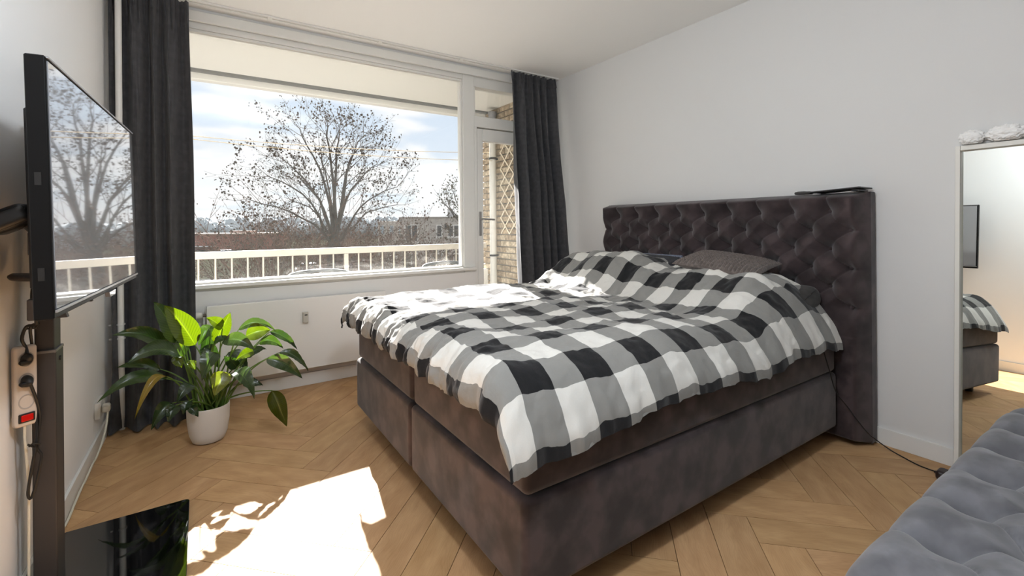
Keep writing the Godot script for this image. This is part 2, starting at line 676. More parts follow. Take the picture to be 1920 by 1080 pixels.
func window_and_door() -> void:
	var paint := mat("frame_paint", 0.90, 0.895, 0.875, 0.4, 0.5)
	var z0 := WINDOW - 0.015      # inner face of the frames
	var zg := WINDOW - 0.06       # glass
	var w := room_piece("window_1", "wide white framed window over the radiator")
	bar("frame", Vector3(-0.36, 2.444, z0), Vector3(1.894, 2.52, zg - 0.06), paint, w, 0.004)
	bar("frame", Vector3(-0.36, 0.70, z0), Vector3(1.894, 0.79, zg - 0.06), paint, w, 0.004)
	bar("frame", Vector3(-0.36, 0.79, z0), Vector3(-0.29, 2.444, zg - 0.06), paint, w, 0.004)
	bar("frame", Vector3(1.894, 0.70, z0 + 0.004), Vector3(2.006, 2.52, zg - 0.06), paint, w, 0.004)
	bar("glazing_bead", Vector3(-0.29, 2.425, z0 - 0.01), Vector3(1.894, 2.444, zg), paint, w, 0.003)
	bar("glazing_bead", Vector3(1.878, 0.79, z0 - 0.01), Vector3(1.894, 2.425, zg), paint, w, 0.003)
	bar("pane", Vector3(-0.29, 0.79, zg - 0.002), Vector3(1.894, 2.444, zg + 0.002), glass_mat(), w, 0.0)
	bar("outer_sill", Vector3(-0.4, 0.72, zg - 0.06), Vector3(2.0, 0.755, zg - 0.2), paint, w, 0.003)
	var sill := M.new()
	sill.box(Vector3(0.77, 0.762, WINDOW + 0.006), Vector3(2.46, 0.026, 0.05), 0.004)
	struct("trim_1", sill, paint, "narrow white window sill board")
	var head := M.new()
	head.box(Vector3((LEFT + RIGHT) / 2, 2.515, WINDOW + 0.012), Vector3(RIGHT - LEFT - 0.004, 0.066, 0.026), 0.004)
	struct("trim_2", head, paint, "white board over the window front")

	var t := room_piece("window_2", "small transom window above the balcony door")
	bar("frame", Vector3(2.006, 2.395, z0), Vector3(2.895, 2.52, zg - 0.06), paint, t, 0.004)
	bar("frame", Vector3(2.006, 2.035, z0), Vector3(2.895, 2.135, zg - 0.06), paint, t, 0.004)
	bar("frame", Vector3(2.006, 2.135, z0), Vector3(2.022, 2.395, zg - 0.06), paint, t, 0.003)
	bar("frame", Vector3(2.86, 2.135, z0), Vector3(2.895, 2.395, zg - 0.06), paint, t, 0.003)
	bar("pane", Vector3(2.022, 2.135, zg - 0.002), Vector3(2.86, 2.395, zg + 0.002), glass_mat(), t, 0.0)

	var d := room_piece("door_1", "white balcony door with one tall pane")
	bar("door_post", Vector3(2.006, 0.0, z0), Vector3(2.036, 2.035, zg - 0.06), paint, d, 0.003)
	bar("door_post", Vector3(2.86, 0.0, z0), Vector3(2.895, 2.035, zg - 0.06), paint, d, 0.003)
	bar("threshold", Vector3(2.036, 0.0, z0), Vector3(2.86, 0.05, zg - 0.08), paint, d, 0.003)
	bar("stile", Vector3(2.042, 0.055, z0 - 0.012), Vector3(2.104, 2.026, zg - 0.03), paint, d, 0.004)
	bar("stile", Vector3(2.785, 0.055, z0 - 0.012), Vector3(2.855, 2.026, zg - 0.03), paint, d, 0.004)
	bar("rail", Vector3(2.104, 1.915, z0 - 0.012), Vector3(2.785, 2.026, zg - 0.03), paint, d, 0.004)
	bar("rail", Vector3(2.104, 0.055, z0 - 0.012), Vector3(2.785, 0.22, zg - 0.03), paint, d, 0.004)
	bar("pane", Vector3(2.104, 0.22, zg - 0.002), Vector3(2.785, 1.915, zg + 0.002), glass_mat(), d, 0.0)
	var steel := mat("dark_steel", 0.62, 0.61, 0.60, 0.4, 0.5)
	steel.metallic = 0.4
	var hd := M.new()
	hd.box(Vector3(2.070, 1.16, z0 - 0.008), Vector3(0.026, 0.22, 0.010), 0.004)
	var hp := part("handle_plate", hd, steel, d)
	hd = M.new()
	hd.tube(PackedVector3Array([Vector3(2.068, 1.20, z0 - 0.002), Vector3(2.068, 1.20, z0 + 0.045), Vector3(2.085, 1.20, z0 + 0.055), Vector3(2.18, 1.197, z0 + 0.055)]), 0.009, 10)
	part("handle", hd, steel, hp)

	var rail := thing("curtain_rail", "thin white double curtain rail along the ceiling above the window", "curtain rail", Vector3(1.2, TOP, -3.5))
	for k in 2:
		var zz := -3.505 + 0.035 * k
		bar("track", Vector3(LEFT + 0.01, TOP - 0.012, zz - 0.008), Vector3(RIGHT - 0.03, TOP, zz + 0.008), paint, rail, 0.002)
	for x in [0.35, 1.1, 1.8]:
		bar("clip", Vector3(x, TOP - 0.015, -3.52), Vector3(x + 0.03, TOP - 0.002, -3.455), paint, rail, 0.001)


# ---------------------------------------------------------------- balcony
func balcony() -> void:
	var cream := mat("rail_paint", 0.76, 0.725, 0.67, 0.5)
	var render_mat := mat("balcony_render", 0.90, 0.89, 0.86, 0.9)
	var m := M.new()
	m.box(Vector3(0.75, -0.15, -4.52), Vector3(5.5, 0.2, 1.44), 0.01)
	struct("floor_balcony", m, mat("slab", 0.55, 0.54, 0.52, 0.9), "concrete balcony floor")
	m = M.new()
	m.box(Vector3(0.75, 2.71, -4.50), Vector3(5.5, 0.2, 1.40), 0.01)
	struct("ceiling_balcony", m, render_mat, "white underside of the balcony above")
	m = M.new()
	m.box(Vector3(0.75, 2.655, -5.22), Vector3(5.5, 0.25, 0.10), 0.01)
	struct("trim_3", m, render_mat, "white edge beam of the balcony above")
	m = M.new()
	m.box(Vector3(0.75, 2.60, -5.125), Vector3(5.5, 0.03, 0.06), 0.004)
	struct("trim_5", m, mat("gap_shade_grey", 0.42, 0.42, 0.41, 0.8), "grey strip standing in for the shaded gap along the edge of the balcony above")  # solid strip coloured as the dark gap behind the beam
	m = M.new()
	m.box(Vector3(0.75, 0.25, -5.19), Vector3(5.0, 0.66, 0.08), 0.01)
	struct("trim_4", m, render_mat, "low white parapet under the balcony railing")

	var rl := thing("balcony_railing", "cream painted balcony railing with thin upright bars", "railing", Vector3(0.75, 0.58, -5.19))
	bar("top_rail", Vector3(-1.9, 0.848, -5.215), Vector3(3.04, 0.916, -5.165), cream, rl, 0.006)
	bar("bottom_rail", Vector3(-1.9, 0.622, -5.205), Vector3(3.04, 0.638, -5.175), cream, rl, 0.003)
	var bm := M.new()
	bm.box(Vector3(0, 0.115, 0), Vector3(0.0155, 0.23, 0.0155), 0.003)
	var bmesh := bm.mesh()
	var pm := M.new()
	pm.box(Vector3(0, 0.136, 0), Vector3(0.045, 0.272, 0.03), 0.004)
	var pmesh := pm.mesh()
	for k in range(-13, 23):
		var x := -0.070 + 0.1337 * k
		if (k - 10) % 21 == 0:
			part("post", pmesh, cream, rl, "", Vector3(x - 0.75, 0.0, 0))
		else:
			part("baluster", bmesh, cream, rl, "", Vector3(x - 0.75, 0.045, 0))

	# side wall of the balcony, brick by brick
	var bw := room_piece("wall_balcony", "yellow brick side wall of the balcony")
	m = M.new()
	m.box(Vector3(3.20, 1.28, -4.46), Vector3(0.28, 2.66, 1.60), 0.002)
	part("mortar", m, mat("mortar", 0.66, 0.64, 0.60, 0.95), bw)
	var rng := RandomNumberGenerator.new()
	rng.seed = 9
	var brick := M.new()
	brick.box(Vector3.ZERO, Vector3(0.03, 0.062, 0.208), 0.004)
	var brickm := brick.mesh()
	var half := M.new()
	half.box(Vector3.ZERO, Vector3(0.03, 0.062, 0.098), 0.004)
	var halfm := half.mesh()
	var bt := []
	for k in 4:
		var c: Array = [[0.735, 0.665, 0.57], [0.69, 0.62, 0.53], [0.77, 0.71, 0.62], [0.65, 0.585, 0.50]][k]
		var b3 := mat("brick_%d" % k, 1, 1, 1, 0.95, 0.2)
		b3.albedo_texture = noise_tex(0.03, Color(c[0] * 0.86, c[1] * 0.86, c[2] * 0.86), Color(c[0] * 1.1, c[1] * 1.1, c[2] * 1.1), 256, 4, k + 40)
		b3.uv1_triplanar = true
		b3.uv1_world_triplanar = true
		b3.uv1_scale = Vector3.ONE * 2.0
		bt.append(b3)
	for row in 35:
		var y := -0.02 + 0.0755 * row + 0.03
		var z := -5.26
		if row % 2:
			part("brick", halfm, bt[rng.randi_range(0, 3)], bw, "", Vector3(3.052 + rng.randf_range(-0.002, 0.002), y, z + 0.051))
			z += 0.11
		while z < -3.86:
			part("brick", brickm, bt[rng.randi_range(0, 3)], bw, "", Vector3(3.052 + rng.randf_range(-0.002, 0.002), y, z + 0.106))
			z += 0.218
	var dp := thing("drainpipe", "white round drainpipe running down the yellow brick balcony wall", "pipe", Vector3(2.965, -0.05, -4.88))
	m = M.new()
	m.tube(PackedVector3Array([Vector3(0, 0, 0), Vector3(0, 2.38, 0)]), 0.042, 20)
	part("pipe", m, mat("pipe_white", 0.86, 0.85, 0.82, 0.5), dp)
	m = M.new()
	m.tube(PackedVector3Array([Vector3(0, 2.30, 0), Vector3(0, 2.56, 0)]), 0.047, 20)
	m.tube(PackedVector3Array([Vector3(0, 2.56, 0), Vector3(0, 2.60, 0)]), 0.055, 20)
	part("collar", m, mat("pipe_grey", 0.55, 0.55, 0.56, 0.6), dp, "grey upper length of pipe")
	for y in [0.82, 2.02]:
		m = M.new()
		m.tube(PackedVector3Array([Vector3(0, y - 0.012, 0), Vector3(0, y + 0.012, 0)]), 0.049, 20)
		m.box(Vector3(0.058, y, 0), Vector3(0.03, 0.02, 0.02), 0.002)
		part("bracket", m, steel_dark(), dp)

	var tr := thing("trellis", "cream folding lattice hanging against the yellow brick balcony wall", "trellis", Vector3(3.02, 1.05, -4.60))
	var slat := M.new()
	slat.box(Vector3.ZERO, Vector3(0.008, 0.285, 0.016), 0.002)
	var sm := slat.mesh()
	for k in 6:
		for s in 2:
			for side in 2:
				var o := part("slat", sm, mat("lattice_cream", 0.93, 0.88, 0.79, 0.6), tr, "", Vector3(-0.005 + s * 0.009, 0.09 + 0.2 * k, -0.09 + 0.20 * side))
				o.rotation.x = 0.78 * (1 if (s + side) % 2 else -1)

	for k in 2:
		var ln := M.new()
		var pts := PackedVector3Array()
		var a: Vector3 = [Vector3(-1.9, 2.045, -4.95), Vector3(-1.9, 2.045, -4.85)][k]
		var b: Vector3 = [Vector3(3.04, 2.065, -4.95), Vector3(3.04, 1.945, -4.85)][k]
		for i in 25:
			var f := i / 24.0
			pts.append(a.lerp(b, f) - Vector3(0, 0.10 * 4.0 * f * (1 - f), 0))
		ln.tube(pts, 0.0035, 6)
		var o := part("clothesline", ln, mat("cord_cream", 0.75, 0.68, 0.56, 0.8), self)
		tag(o, ["upper thin cream clothesline strung across the balcony", "lower thin cream clothesline strung across the balcony"][k], "clothesline", "clotheslines over the balcony")

	for k in 2:
		balcony_chair(Vector3([0.83, 2.10][k], -0.02, [-4.52, -4.62][k]), k)


func steel_dark() -> StandardMaterial3D:
	return mat("dark_metal", 0.16, 0.155, 0.15, 0.5)


func balcony_chair(at: Vector3, k: int) -> void:
	var ch := thing("garden_chair", ["dark lattice-backed garden chair whose rim shows over the sill, before the middle railing post", "dark lattice-backed garden chair whose rim shows over the sill, next to the balcony door"][k], "chair", at, "garden chairs on the balcony")
	var dark := mat("chair_resin", 0.13, 0.13, 0.14, 0.5)
	var m := M.new()
	var pts := PackedVector3Array()
	for i in 21:
		var a := PI * i / 20.0
		pts.append(Vector3(-0.26 * cos(a) * (1.0 + 0.12 * sin(a)), 0.70 + 0.07 * pow(sin(a), 0.6), 0.22 - 0.10 * sin(a)))
	m.tube(pts, 0.016, 8)
	part("back_rim", m, dark, ch)
	for i in 11:
		m = M.new()
		var x := -0.22 + 0.044 * i
		m.box(Vector3(x, 0.58, 0.13 + 0.7 * x * x), Vector3(0.014, 0.32, 0.012), 0.002)
		part("slat", m, dark, ch)
	for i in 3:
		m = M.new()
		m.box(Vector3(0, 0.50 + 0.09 * i, 0.125), Vector3(0.46, 0.012, 0.014), 0.002)
		part("cross_slat", m, dark, ch)
	m = M.new()
	m.rbox(Vector3(0, 0.42, -0.08), Vector3(0.48, 0.035, 0.46), 0.015, 2, 2)
	part("seat", m, dark, ch)
	for sx in [-1, 1]:
		for sz in [-1, 1]:
			m = M.new()
			m.tube(PackedVector3Array([Vector3(0.22 * sx, 0.42, -0.08 + 0.2 * sz), Vector3(0.25 * sx, 0.0, -0.08 + 0.23 * sz)]), 0.016, 8)
			part("leg", m, dark, ch)
		m = M.new()
		m.tube(PackedVector3Array([Vector3(0.26 * sx, 0.66, 0.18), Vector3(0.28 * sx, 0.64, -0.05), Vector3(0.27 * sx, 0.62, -0.26), Vector3(0.25 * sx, 0.42, -0.28)]), 0.015, 8)
		part("armrest", m, dark, ch)


# ---------------------------------------------------------------- outdoors
class Branches:
	var m: M
	var rng: RandomNumberGenerator
	var tips := []

	func grow(p: Vector3, dir: Vector3, length: float, r: float, depth: int, up := 0.12, wild := 0.35) -> void:
		var segs := 5 if depth > 1 else 3
		var pts := PackedVector3Array([p])
		var rad := PackedFloat32Array([r])
		var d := dir.normalized()
		for k in segs:
			d = (d + Vector3(rng.randf_range(-1, 1), rng.randf_range(-1, 1) + up * 2.0, rng.randf_range(-1, 1)) * wild * 0.35).normalized()
			p += d * length / segs
			pts.append(p)
			rad.append(r * lerpf(1.0, 0.45, (k + 1.0) / segs))
		m.tube(pts, rad, 7 if r > 0.05 else (4 if r > 0.014 else 3), false)
		if depth == 0:
			tips.append(p)
			tips.append(pts[2])
			return
		var kids := 3
		for k in kids:
			var at := rng.randf_range(0.30, 1.0) if k else 1.0
			var f := at * segs
			var i := mini(int(f), segs - 1)
			var q := pts[i].lerp(pts[i + 1], f - i)
			var dd := (pts[i + 1] - pts[i]).normalized()
			var side := dd.cross(Vector3(rng.randf_range(-1, 1), rng.randf_range(-1, 1), rng.randf_range(-1, 1))).normalized()
			var spread := rng.randf_range(0.35, 0.95) if k else 0.25
			grow(q, dd + side * spread, length * rng.randf_range(0.42, 0.68), maxf(r * rng.randf_range(0.38, 0.55), 0.006), depth - 1, up, wild)


func leaf_stuff(tips: Array, count: int, size: float, spread: float, m: Material, parent: Node3D, called: String, rng: RandomNumberGenerator) -> void:
	var lm := M.new()
	lm.grid(2, 2, func(a, b): return Vector3((a - 0.5) * (1.0 - 0.7 * absf(b - 0.5) * 2.0), 0.12 * cos(a * PI), b - 0.5))
	var mm := MultiMesh.new()
	mm.transform_format = MultiMesh.TRANSFORM_3D
	mm.mesh = lm.mesh()
	mm.instance_count = count
	for k in count:
		var t: Vector3 = tips[rng.randi_range(0, tips.size() - 1)]
		t += Vector3(rng.randfn(), rng.randfn(), rng.randfn()) * spread
		var b := Basis.from_euler(Vector3(rng.randf() * TAU, rng.randf() * TAU, rng.randf() * TAU)).scaled(Vector3.ONE * size * rng.randf_range(0.6, 1.4))
		mm.set_instance_transform(k, Transform3D(b, t - parent.position))
	var o := MultiMeshInstance3D.new()
	o.name = called
	o.multimesh = mm
	o.material_override = m
	o.set_meta("kind", "stuff")
	parent.add_child(o, true)


func street() -> void:
	var m := M.new()
	m.box(Vector3(20, GROUND - 0.25, -180), Vector3(700, 0.5, 340), 0.0)
	var gm := mat("grass_ground", 1, 1, 1, 0.95, 0.0)
	gm.albedo_texture = noise_tex(0.02, Color(0.15, 0.15, 0.12), Color(0.24, 0.23, 0.19), 512, 5, 31)
	gm.uv1_triplanar = true
	gm.uv1_world_triplanar = true
	gm.uv1_scale = Vector3.ONE * 0.11
	struct("ground", m, gm, "winter grass below the flat")
	m = M.new()
	m.box(Vector3(30, GROUND + 0.02, -56), Vector3(220, 0.06, 9), 0.0)
	struct("road", m, mat("asphalt", 0.30, 0.30, 0.31, 0.95, 0.0), "grey street beyond the hedge")

	var bark := mat("bark", 0.33, 0.295, 0.27, 0.95, 0.0)
	var twig := mat("twig", 0.40, 0.34, 0.30, 0.95, 0.0)
	var leafm := mat("dry_leaf", 0.30, 0.24, 0.19, 0.9, 0.0)
	# the big bare tree in front of the window
	var tr := thing("tree", "big bare spreading tree filling the middle of the window view", "tree", Vector3(4.9, GROUND, -22))
	var rng := RandomNumberGenerator.new()
	rng.seed = 12
	var tm := M.new()
	var fork := Vector3(4.85, 0.15, -22)
	tm.tube(PackedVector3Array([Vector3(4.95, GROUND, -22), Vector3(4.93, GROUND + 1.0, -22), Vector3(4.9, -1.8, -22), fork, fork + Vector3(0, 0.4, 0)]), PackedFloat32Array([0.42, 0.34, 0.30, 0.36, 0.25]), 12, false)
	part("trunk", shifted(tm, -tr.position), bark, tr)
	var br := Branches.new()
	br.m = M.new()
	br.rng = rng
	# limbs: where each ends, seen from the room
	var ends := [
		[Vector3(4.45, 5.9, -21.3), 0.15], [Vector3(3.5, 5.6, -22.6), 0.13], [Vector3(5.2, 5.9, -22.4), 0.15], [Vector3(6.1, 5.3, -21.5), 0.13],
		[Vector3(7.0, 4.2, -22.6), 0.12], [Vector3(7.7, 3.0, -21.6), 0.10], [Vector3(7.9, 2.2, -22.4), 0.09], [Vector3(2.6, 4.2, -22.2), 0.13],
		[Vector3(2.2, 3.2, -21.4), 0.11], [Vector3(1.5, 2.3, -22.4), 0.11], [Vector3(2.9, 2.2, -20.6), 0.08], [Vector3(5.6, 4.6, -20.4), 0.10],
		[Vector3(4.6, 4.9, -23.8), 0.10], [Vector3(6.5, 3.4, -23.8), 0.09], [Vector3(3.6, 3.6, -24.0), 0.09],
	]
	for e in ends:
		var end: Vector3 = e[0]
		var pts := PackedVector3Array()
		var rad := PackedFloat32Array()
		var n := 8
		var wob := Vector3(rng.randf_range(-0.15, 0.15), 0, rng.randf_range(-0.2, 0.2))
		for k in n + 1:
			var f := float(k) / n
			var flat := fork.lerp(end, f)
			# limbs rise steeply first, low ones bow outwards
			flat.y = fork.y + (end.y - fork.y) * (f + 0.16 * sin(PI * f)) * 1.0
			flat.x = fork.x + (end.x - fork.x) * (f - 0.10 * sin(PI * f))
			pts.append(flat + wob * sin(TAU * f) + Vector3(rng.randf_range(-0.05, 0.05), rng.randf_range(-0.04, 0.04), 0))
			rad.append(lerpf(e[1] * 0.66, 0.016, pow(f, 0.8)))
		br.m.tube(pts, rad, 8, false)
		br.tips.append(end)
		for k in range(3, n + 1):
			for q in (1 if k < 6 else 2):
				var dd := (pts[k] - pts[k - 1]).normalized()
				var side := dd.cross(Vector3(rng.randf_range(-1, 1), rng.randf_range(-1, 1), rng.randf_range(-1, 1))).normalized()
				br.grow(pts[k], dd + side * rng.randf_range(0.5, 1.2), rng.randf_range(1.1, 1.9) * lerpf(1.1, 0.62, float(k) / n), maxf(rad[k] * 0.42, 0.014), 2, 0.20, 0.35)
	part("branches", shifted(br.m, -tr.position), bark, tr)
	leaf_stuff(br.tips, 3000, 0.075, 0.11, leafm, tr, "leaves", rng)

	# the crown that reaches in at the right edge of the pane
	var t2 := thing("tree", "bare leafy-tipped tree beside the grey building at the window post", "tree", Vector3(16.4, GROUND, -29))
	var b2 := Branches.new()
	b2.m = M.new()
	b2.rng = rng
	tm = M.new()
	tm.tube(PackedVector3Array([Vector3(16.4, GROUND, -29), Vector3(16.3, -2.0, -29), Vector3(16.2, 0.6, -29)]), PackedFloat32Array([0.28, 0.2, 0.15]), 10, false)
	part("trunk", shifted(tm, -t2.position), bark, t2)
	for k in 9:
		var a := TAU * k / 9.0
		b2.grow(Vector3(16.3, -1.2 + 0.24 * k, -29), Vector3(cos(a) * 0.8, 0.9, sin(a) * 0.8), 2.7, 0.10, 3, 0.14, 0.4)
	part("branches", shifted(b2.m, -t2.position), bark, t2)
	leaf_stuff(b2.tips, 900, 0.11, 0.22, mat("olive_leaf", 0.30, 0.27, 0.18, 0.9, 0.0), t2, "leaves", rng)

	# twiggy thicket between the tree and the houses
	var sm := M.new()
	var sb := Branches.new()
	sb.m = sm
	sb.rng = rng
	for k in 12:
		var a := TAU * k / 12.0
		sb.grow(Vector3(cos(a) * 0.25, 0.0, sin(a) * 0.25), Vector3(cos(a) * 0.55, 1.2, sin(a) * 0.55), rng.randf_range(1.7, 2.4), 0.035, 3, 0.1, 0.5)
	var smesh := sm.mesh()
	var shrubs := [
		[-1.4, -19, 0.66, 0], [0.7, -16, 0.66, 0], [2.9, -19, 0.98, 1], [4.6, -15.5, 0.78, 0], [6.2, -17.5, 0.92, 1], [8.4, -19, 0.88, 0],
		[10.9, -21, 0.80, 1], [2.3, -27, 1.18, 1], [4.6, -29, 1.20, 0], [7.4, -28, 1.12, 1], [9.8, -30, 1.0, 0], [13.4, -29, 0.82, 1],
		[4.4, -39, 1.30, 0], [9.0, -40, 1.12, 1], [17.0, -33, 0.84, 0], [-3.2, -28, 0.70, 1],
		[2.9, -24, 1.24, 1], [6.9, -24, 1.16, 1], [9.3, -25, 1.06, 0],
	]
	var shades := [twig, mat("twig_red", 0.43, 0.335, 0.29, 0.95, 0.0)]
	for k in shrubs.size():
		var s: Array = shrubs[k]
		var sh := thing("shrub", "bare grey-brown twiggy shrub in the thicket beyond the railing", "shrub", Vector3(s[0], GROUND, s[1]), "bare shrubs beyond the railing")
		var o := part("branches", smesh, shades[s[3]], sh)
		o.rotation.y = k * 1.7
		o.scale = Vector3(s[2] * 1.45, s[2] * 1.42, s[2] * 1.45)
		var lt := []
		for tip in sb.tips:
			lt.append(sh.position + o.basis * tip)
		leaf_stuff(lt, 900, 0.085, 0.12, mat("shrub_leaf_%d" % s[3], [0.37, 0.39][s[3]], [0.32, 0.305][s[3]], [0.27, 0.255][s[3]], 0.9, 0.0), sh, "leaves", rng)

	# far woods, the haze mixed into their pale grey colour
	var crown := M.new()
	var cn := noise(0.9, 3, 77)
	crown.grid(14, 20, func(a, b):
		var el: float = PI * (0.5 - a)
		var az: float = TAU * b
		var p := Vector3(cos(el) * cos(az), sin(el), cos(el) * sin(az))
		return p * (1.0 + 0.35 * cn.get_noise_3d(p.x * 2.0, p.y * 2.0, p.z * 2.0) + 0.2 * cn.get_noise_3d(p.x * 7.0, p.y * 7.0, p.z * 7.0)), null, true)
	var mm := MultiMesh.new()
	mm.transform_format = MultiMesh.TRANSFORM_3D
	mm.mesh = crown.mesh()
	mm.instance_count = 1300
	for k in 1300:
		var z := rng.randf_range(-330, -210)
		var x := rng.randf_range(-280, 320)
		var sc := rng.randf_range(2.6, 5.6)
		mm.set_instance_transform(k, Transform3D(Basis(Vector3.UP, rng.randf() * TAU).scaled(Vector3(sc, sc * 0.95, sc)), Vector3(x, GROUND + 3.0 + sc * 0.3, z)))
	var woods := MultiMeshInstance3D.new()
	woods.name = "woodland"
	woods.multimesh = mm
	woods.material_override = mat("haze_grey_woods", 0.70, 0.72, 0.73, 1.0, 0.0)
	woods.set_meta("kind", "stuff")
	tag(woods, "strip of woodland, haze put into its grey colour, on the horizon at the left of the window", "woodland")
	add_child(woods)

	grey_building()
	brick_hall()
	for k in 3:
		parked_car([Vector3(10.2, GROUND + 0.05, -57), Vector3(16.0, GROUND + 0.05, -57), Vector3(3.2, GROUND + 0.05, -100)][k], k)


func shifted(m: M, by: Vector3) -> M:
	for i in m.v.size():
		m.v[i] += by
	return m


func grey_building() -> void:
	var wall := mat("grey_brick", 1, 1, 1, 0.95, 0.0)
	wall.albedo_texture = noise_tex(0.05, Color(0.66, 0.63, 0.60), Color(0.76, 0.73, 0.70), 256, 4, 51)
	wall.uv1_triplanar = true
	wall.uv1_world_triplanar = true
	wall.uv1_scale = Vector3.ONE * 0.3
	var white := mat("window_white", 0.85, 0.84, 0.82, 0.6)
	var dark := mat("far_glass", 0.18, 0.20, 0.22, 0.15, 0.6)
	var b := thing("apartment_building", "grey brick flat-roofed housing block with white-framed windows and a chimney", "building", Vector3(15.78, GROUND, -43.55))
	# along u the front that faces the room, along w the side that runs away
	var u := Vector3(0.833, 0, 0.554)
	var w := Vector3(0.25, 0, -0.968)
	var xf := Transform3D(Basis(u, Vector3.UP, u.cross(Vector3.UP)), Vector3.ZERO)
	var m := M.new()
	m.box(Vector3(7.0, 3.25, -5.5), Vector3(14.0, 6.5, 11.0), 0.05, xf)
	part("walls", m, wall, b)
	m = M.new()
	m.box(Vector3(7.0, 6.53, -5.5), Vector3(14.2, 0.12, 11.2), 0.03, xf)
	part("roof_edge", m, mat("roof_edge", 0.62, 0.60, 0.58, 0.9), b)
	m = M.new()
	m.box(Vector3(4.55, 6.95, -3.0), Vector3(0.55, 0.85, 0.55), 0.03, xf)
	m.box(Vector3(4.55, 7.40, -3.0), Vector3(0.65, 0.10, 0.65), 0.03, xf)
	part("chimney", m, mat("chimney_pale", 0.60, 0.60, 0.61, 0.9, 0.0), b)
	# windows: [along the front, sill, width, height]
	for k in 8:
		var row := k % 2
		var q: Array = [[1.12, 1.35, 1.75], [3.85, 0.62, 1.25], [5.25, 1.25, 1.25], [8.6, 1.3, 1.4]][k / 2]
		var y0: float = [4.55, 1.75][row] - (0.45 if k / 2 == 0 else 0.0)
		var fr := M.new()
		fr.box(Vector3(q[0], y0 + q[2] / 2, 0.02), Vector3(q[1], q[2], 0.12), 0.01, xf)
		fr.box(Vector3(q[0], y0 - 0.05, 0.08), Vector3(q[1] + 0.1, 0.08, 0.2), 0.01, xf)
		var f := part("window", fr, white, b)
		var n := 2 if q[1] > 1.0 else 1
		for i in n:
			var pn := M.new()
			var pw: float = (q[1] - 0.12 * (n + 1)) / n
			pn.box(Vector3(q[0] - q[1] / 2 + 0.12 + pw / 2 + i * (pw + 0.12), y0 + q[2] / 2, 0.085), Vector3(pw, q[2] - 0.24, 0.02), 0.0, xf)
			part("pane", pn, dark, f)
	m = M.new()
	m.box(Vector3(4.48, 5.6, 0.05), Vector3(0.22, 0.5, 0.12), 0.01, xf)
	part("wall_vent", m, dark, b)
	# the lower wing at the left
	m = M.new()
	m.box(Vector3(-1.35, 3.1, -6.5), Vector3(2.8, 6.2, 9.0), 0.05, xf)
	part("side_wing", m, wall, b)
	for k in 3:
		var fr := M.new()
		fr.box(Vector3(-2.3 + 0.95 * k, 5.3, -1.98), Vector3(0.5, 1.0, 0.0), 0.01, xf)
		var f := part("window", fr, white, b)
		var pn := M.new()
		pn.box(Vector3(-2.3 + 0.95 * k, 5.3, -1.92), Vector3(0.36, 0.84, 0.03), 0.0, xf)
		part("pane", pn, mat("pale_glass", 0.62, 0.68, 0.72, 0.2), f)


func brick_hall() -> void:
	var b := thing("brick_building", "long low red brick building far off at the left of the window", "building", Vector3(3.0, GROUND, -137))
	var red := mat("red_brick", 1, 1, 1, 0.95, 0.0)
	red.albedo_texture = noise_tex(0.06, Color(0.50, 0.31, 0.27), Color(0.62, 0.43, 0.37), 256, 4, 61)
	red.uv1_triplanar = true
	red.uv1_world_triplanar = true
	red.uv1_scale = Vector3.ONE * 0.2
	var xf := Transform3D(Basis(Vector3.UP, -0.5), Vector3.ZERO)
	var m := M.new()
	m.box(Vector3(-1.0, 1.95, -5), Vector3(26, 3.9, 10), 0.05, xf)
	part("walls", m, red, b)
	m = M.new()
	m.box(Vector3(-1.0, 4.0, -5), Vector3(26.4, 0.35, 10.4), 0.04, xf)
	part("roof_edge", m, mat("fascia", 0.72, 0.62, 0.56, 0.8), b)
	m = M.new()
	m.box(Vector3(-6.0, 0.95, 1.2), Vector3(9, 0.16, 2.4), 0.04, xf)
	part("awning", m, mat("awning_white", 0.86, 0.85, 0.84, 0.8), b)
	m = M.new()
	m.box(Vector3(3.0, 4.45, -5), Vector3(5, 0.6, 4), 0.05, xf)
	part("roof_box", m, mat("roof_box", 0.66, 0.56, 0.52, 0.9), b)


func parked_car(at: Vector3, k: int) -> void:
	var paint := mat("car_paint_%d" % k, [0.86, 0.60, 0.70][k], [0.86, 0.62, 0.76][k], [0.87, 0.65, 0.84][k], 0.3)
	var c := thing("car", ["white parked car on the street in front of the grey building", "grey parked car on the street, close to the grey building", "pale blue parked car far off in front of the red brick building"][k], "car", at)
	var m := M.new()
	m.rbox(Vector3(0, 0.62, 0), Vector3(4.2, 0.62, 1.7), 0.22, 3, 3, Vector3(0, 0.05, 0))
	part("body", m, paint, c)
	m = M.new()
	m.prism(PackedVector2Array([Vector2(-1.7, 0.9), Vector2(1.3, 0.9), Vector2(0.6, 1.42), Vector2(-1.2, 1.45)]), -0.72, 0.72, Transform3D(), 0.05)
	part("cabin", m, mat("car_glass", 0.14, 0.16, 0.18, 0.1), c)
	m = M.new()
	m.box(Vector3(-0.3, 1.45, 0), Vector3(1.7, 0.06, 1.36), 0.03)
	part("roof", m, paint, c)
	for sx in [-1.3, 1.3]:
		for sz in [-0.8, 0.8]:
			m = M.new()
			m.tube(PackedVector3Array([Vector3(sx, 0.32, sz - 0.1), Vector3(sx, 0.32, sz + 0.1)]), 0.32, 14)
			part("wheel", m, mat("tyre", 0.05, 0.05, 0.05, 0.9), c)


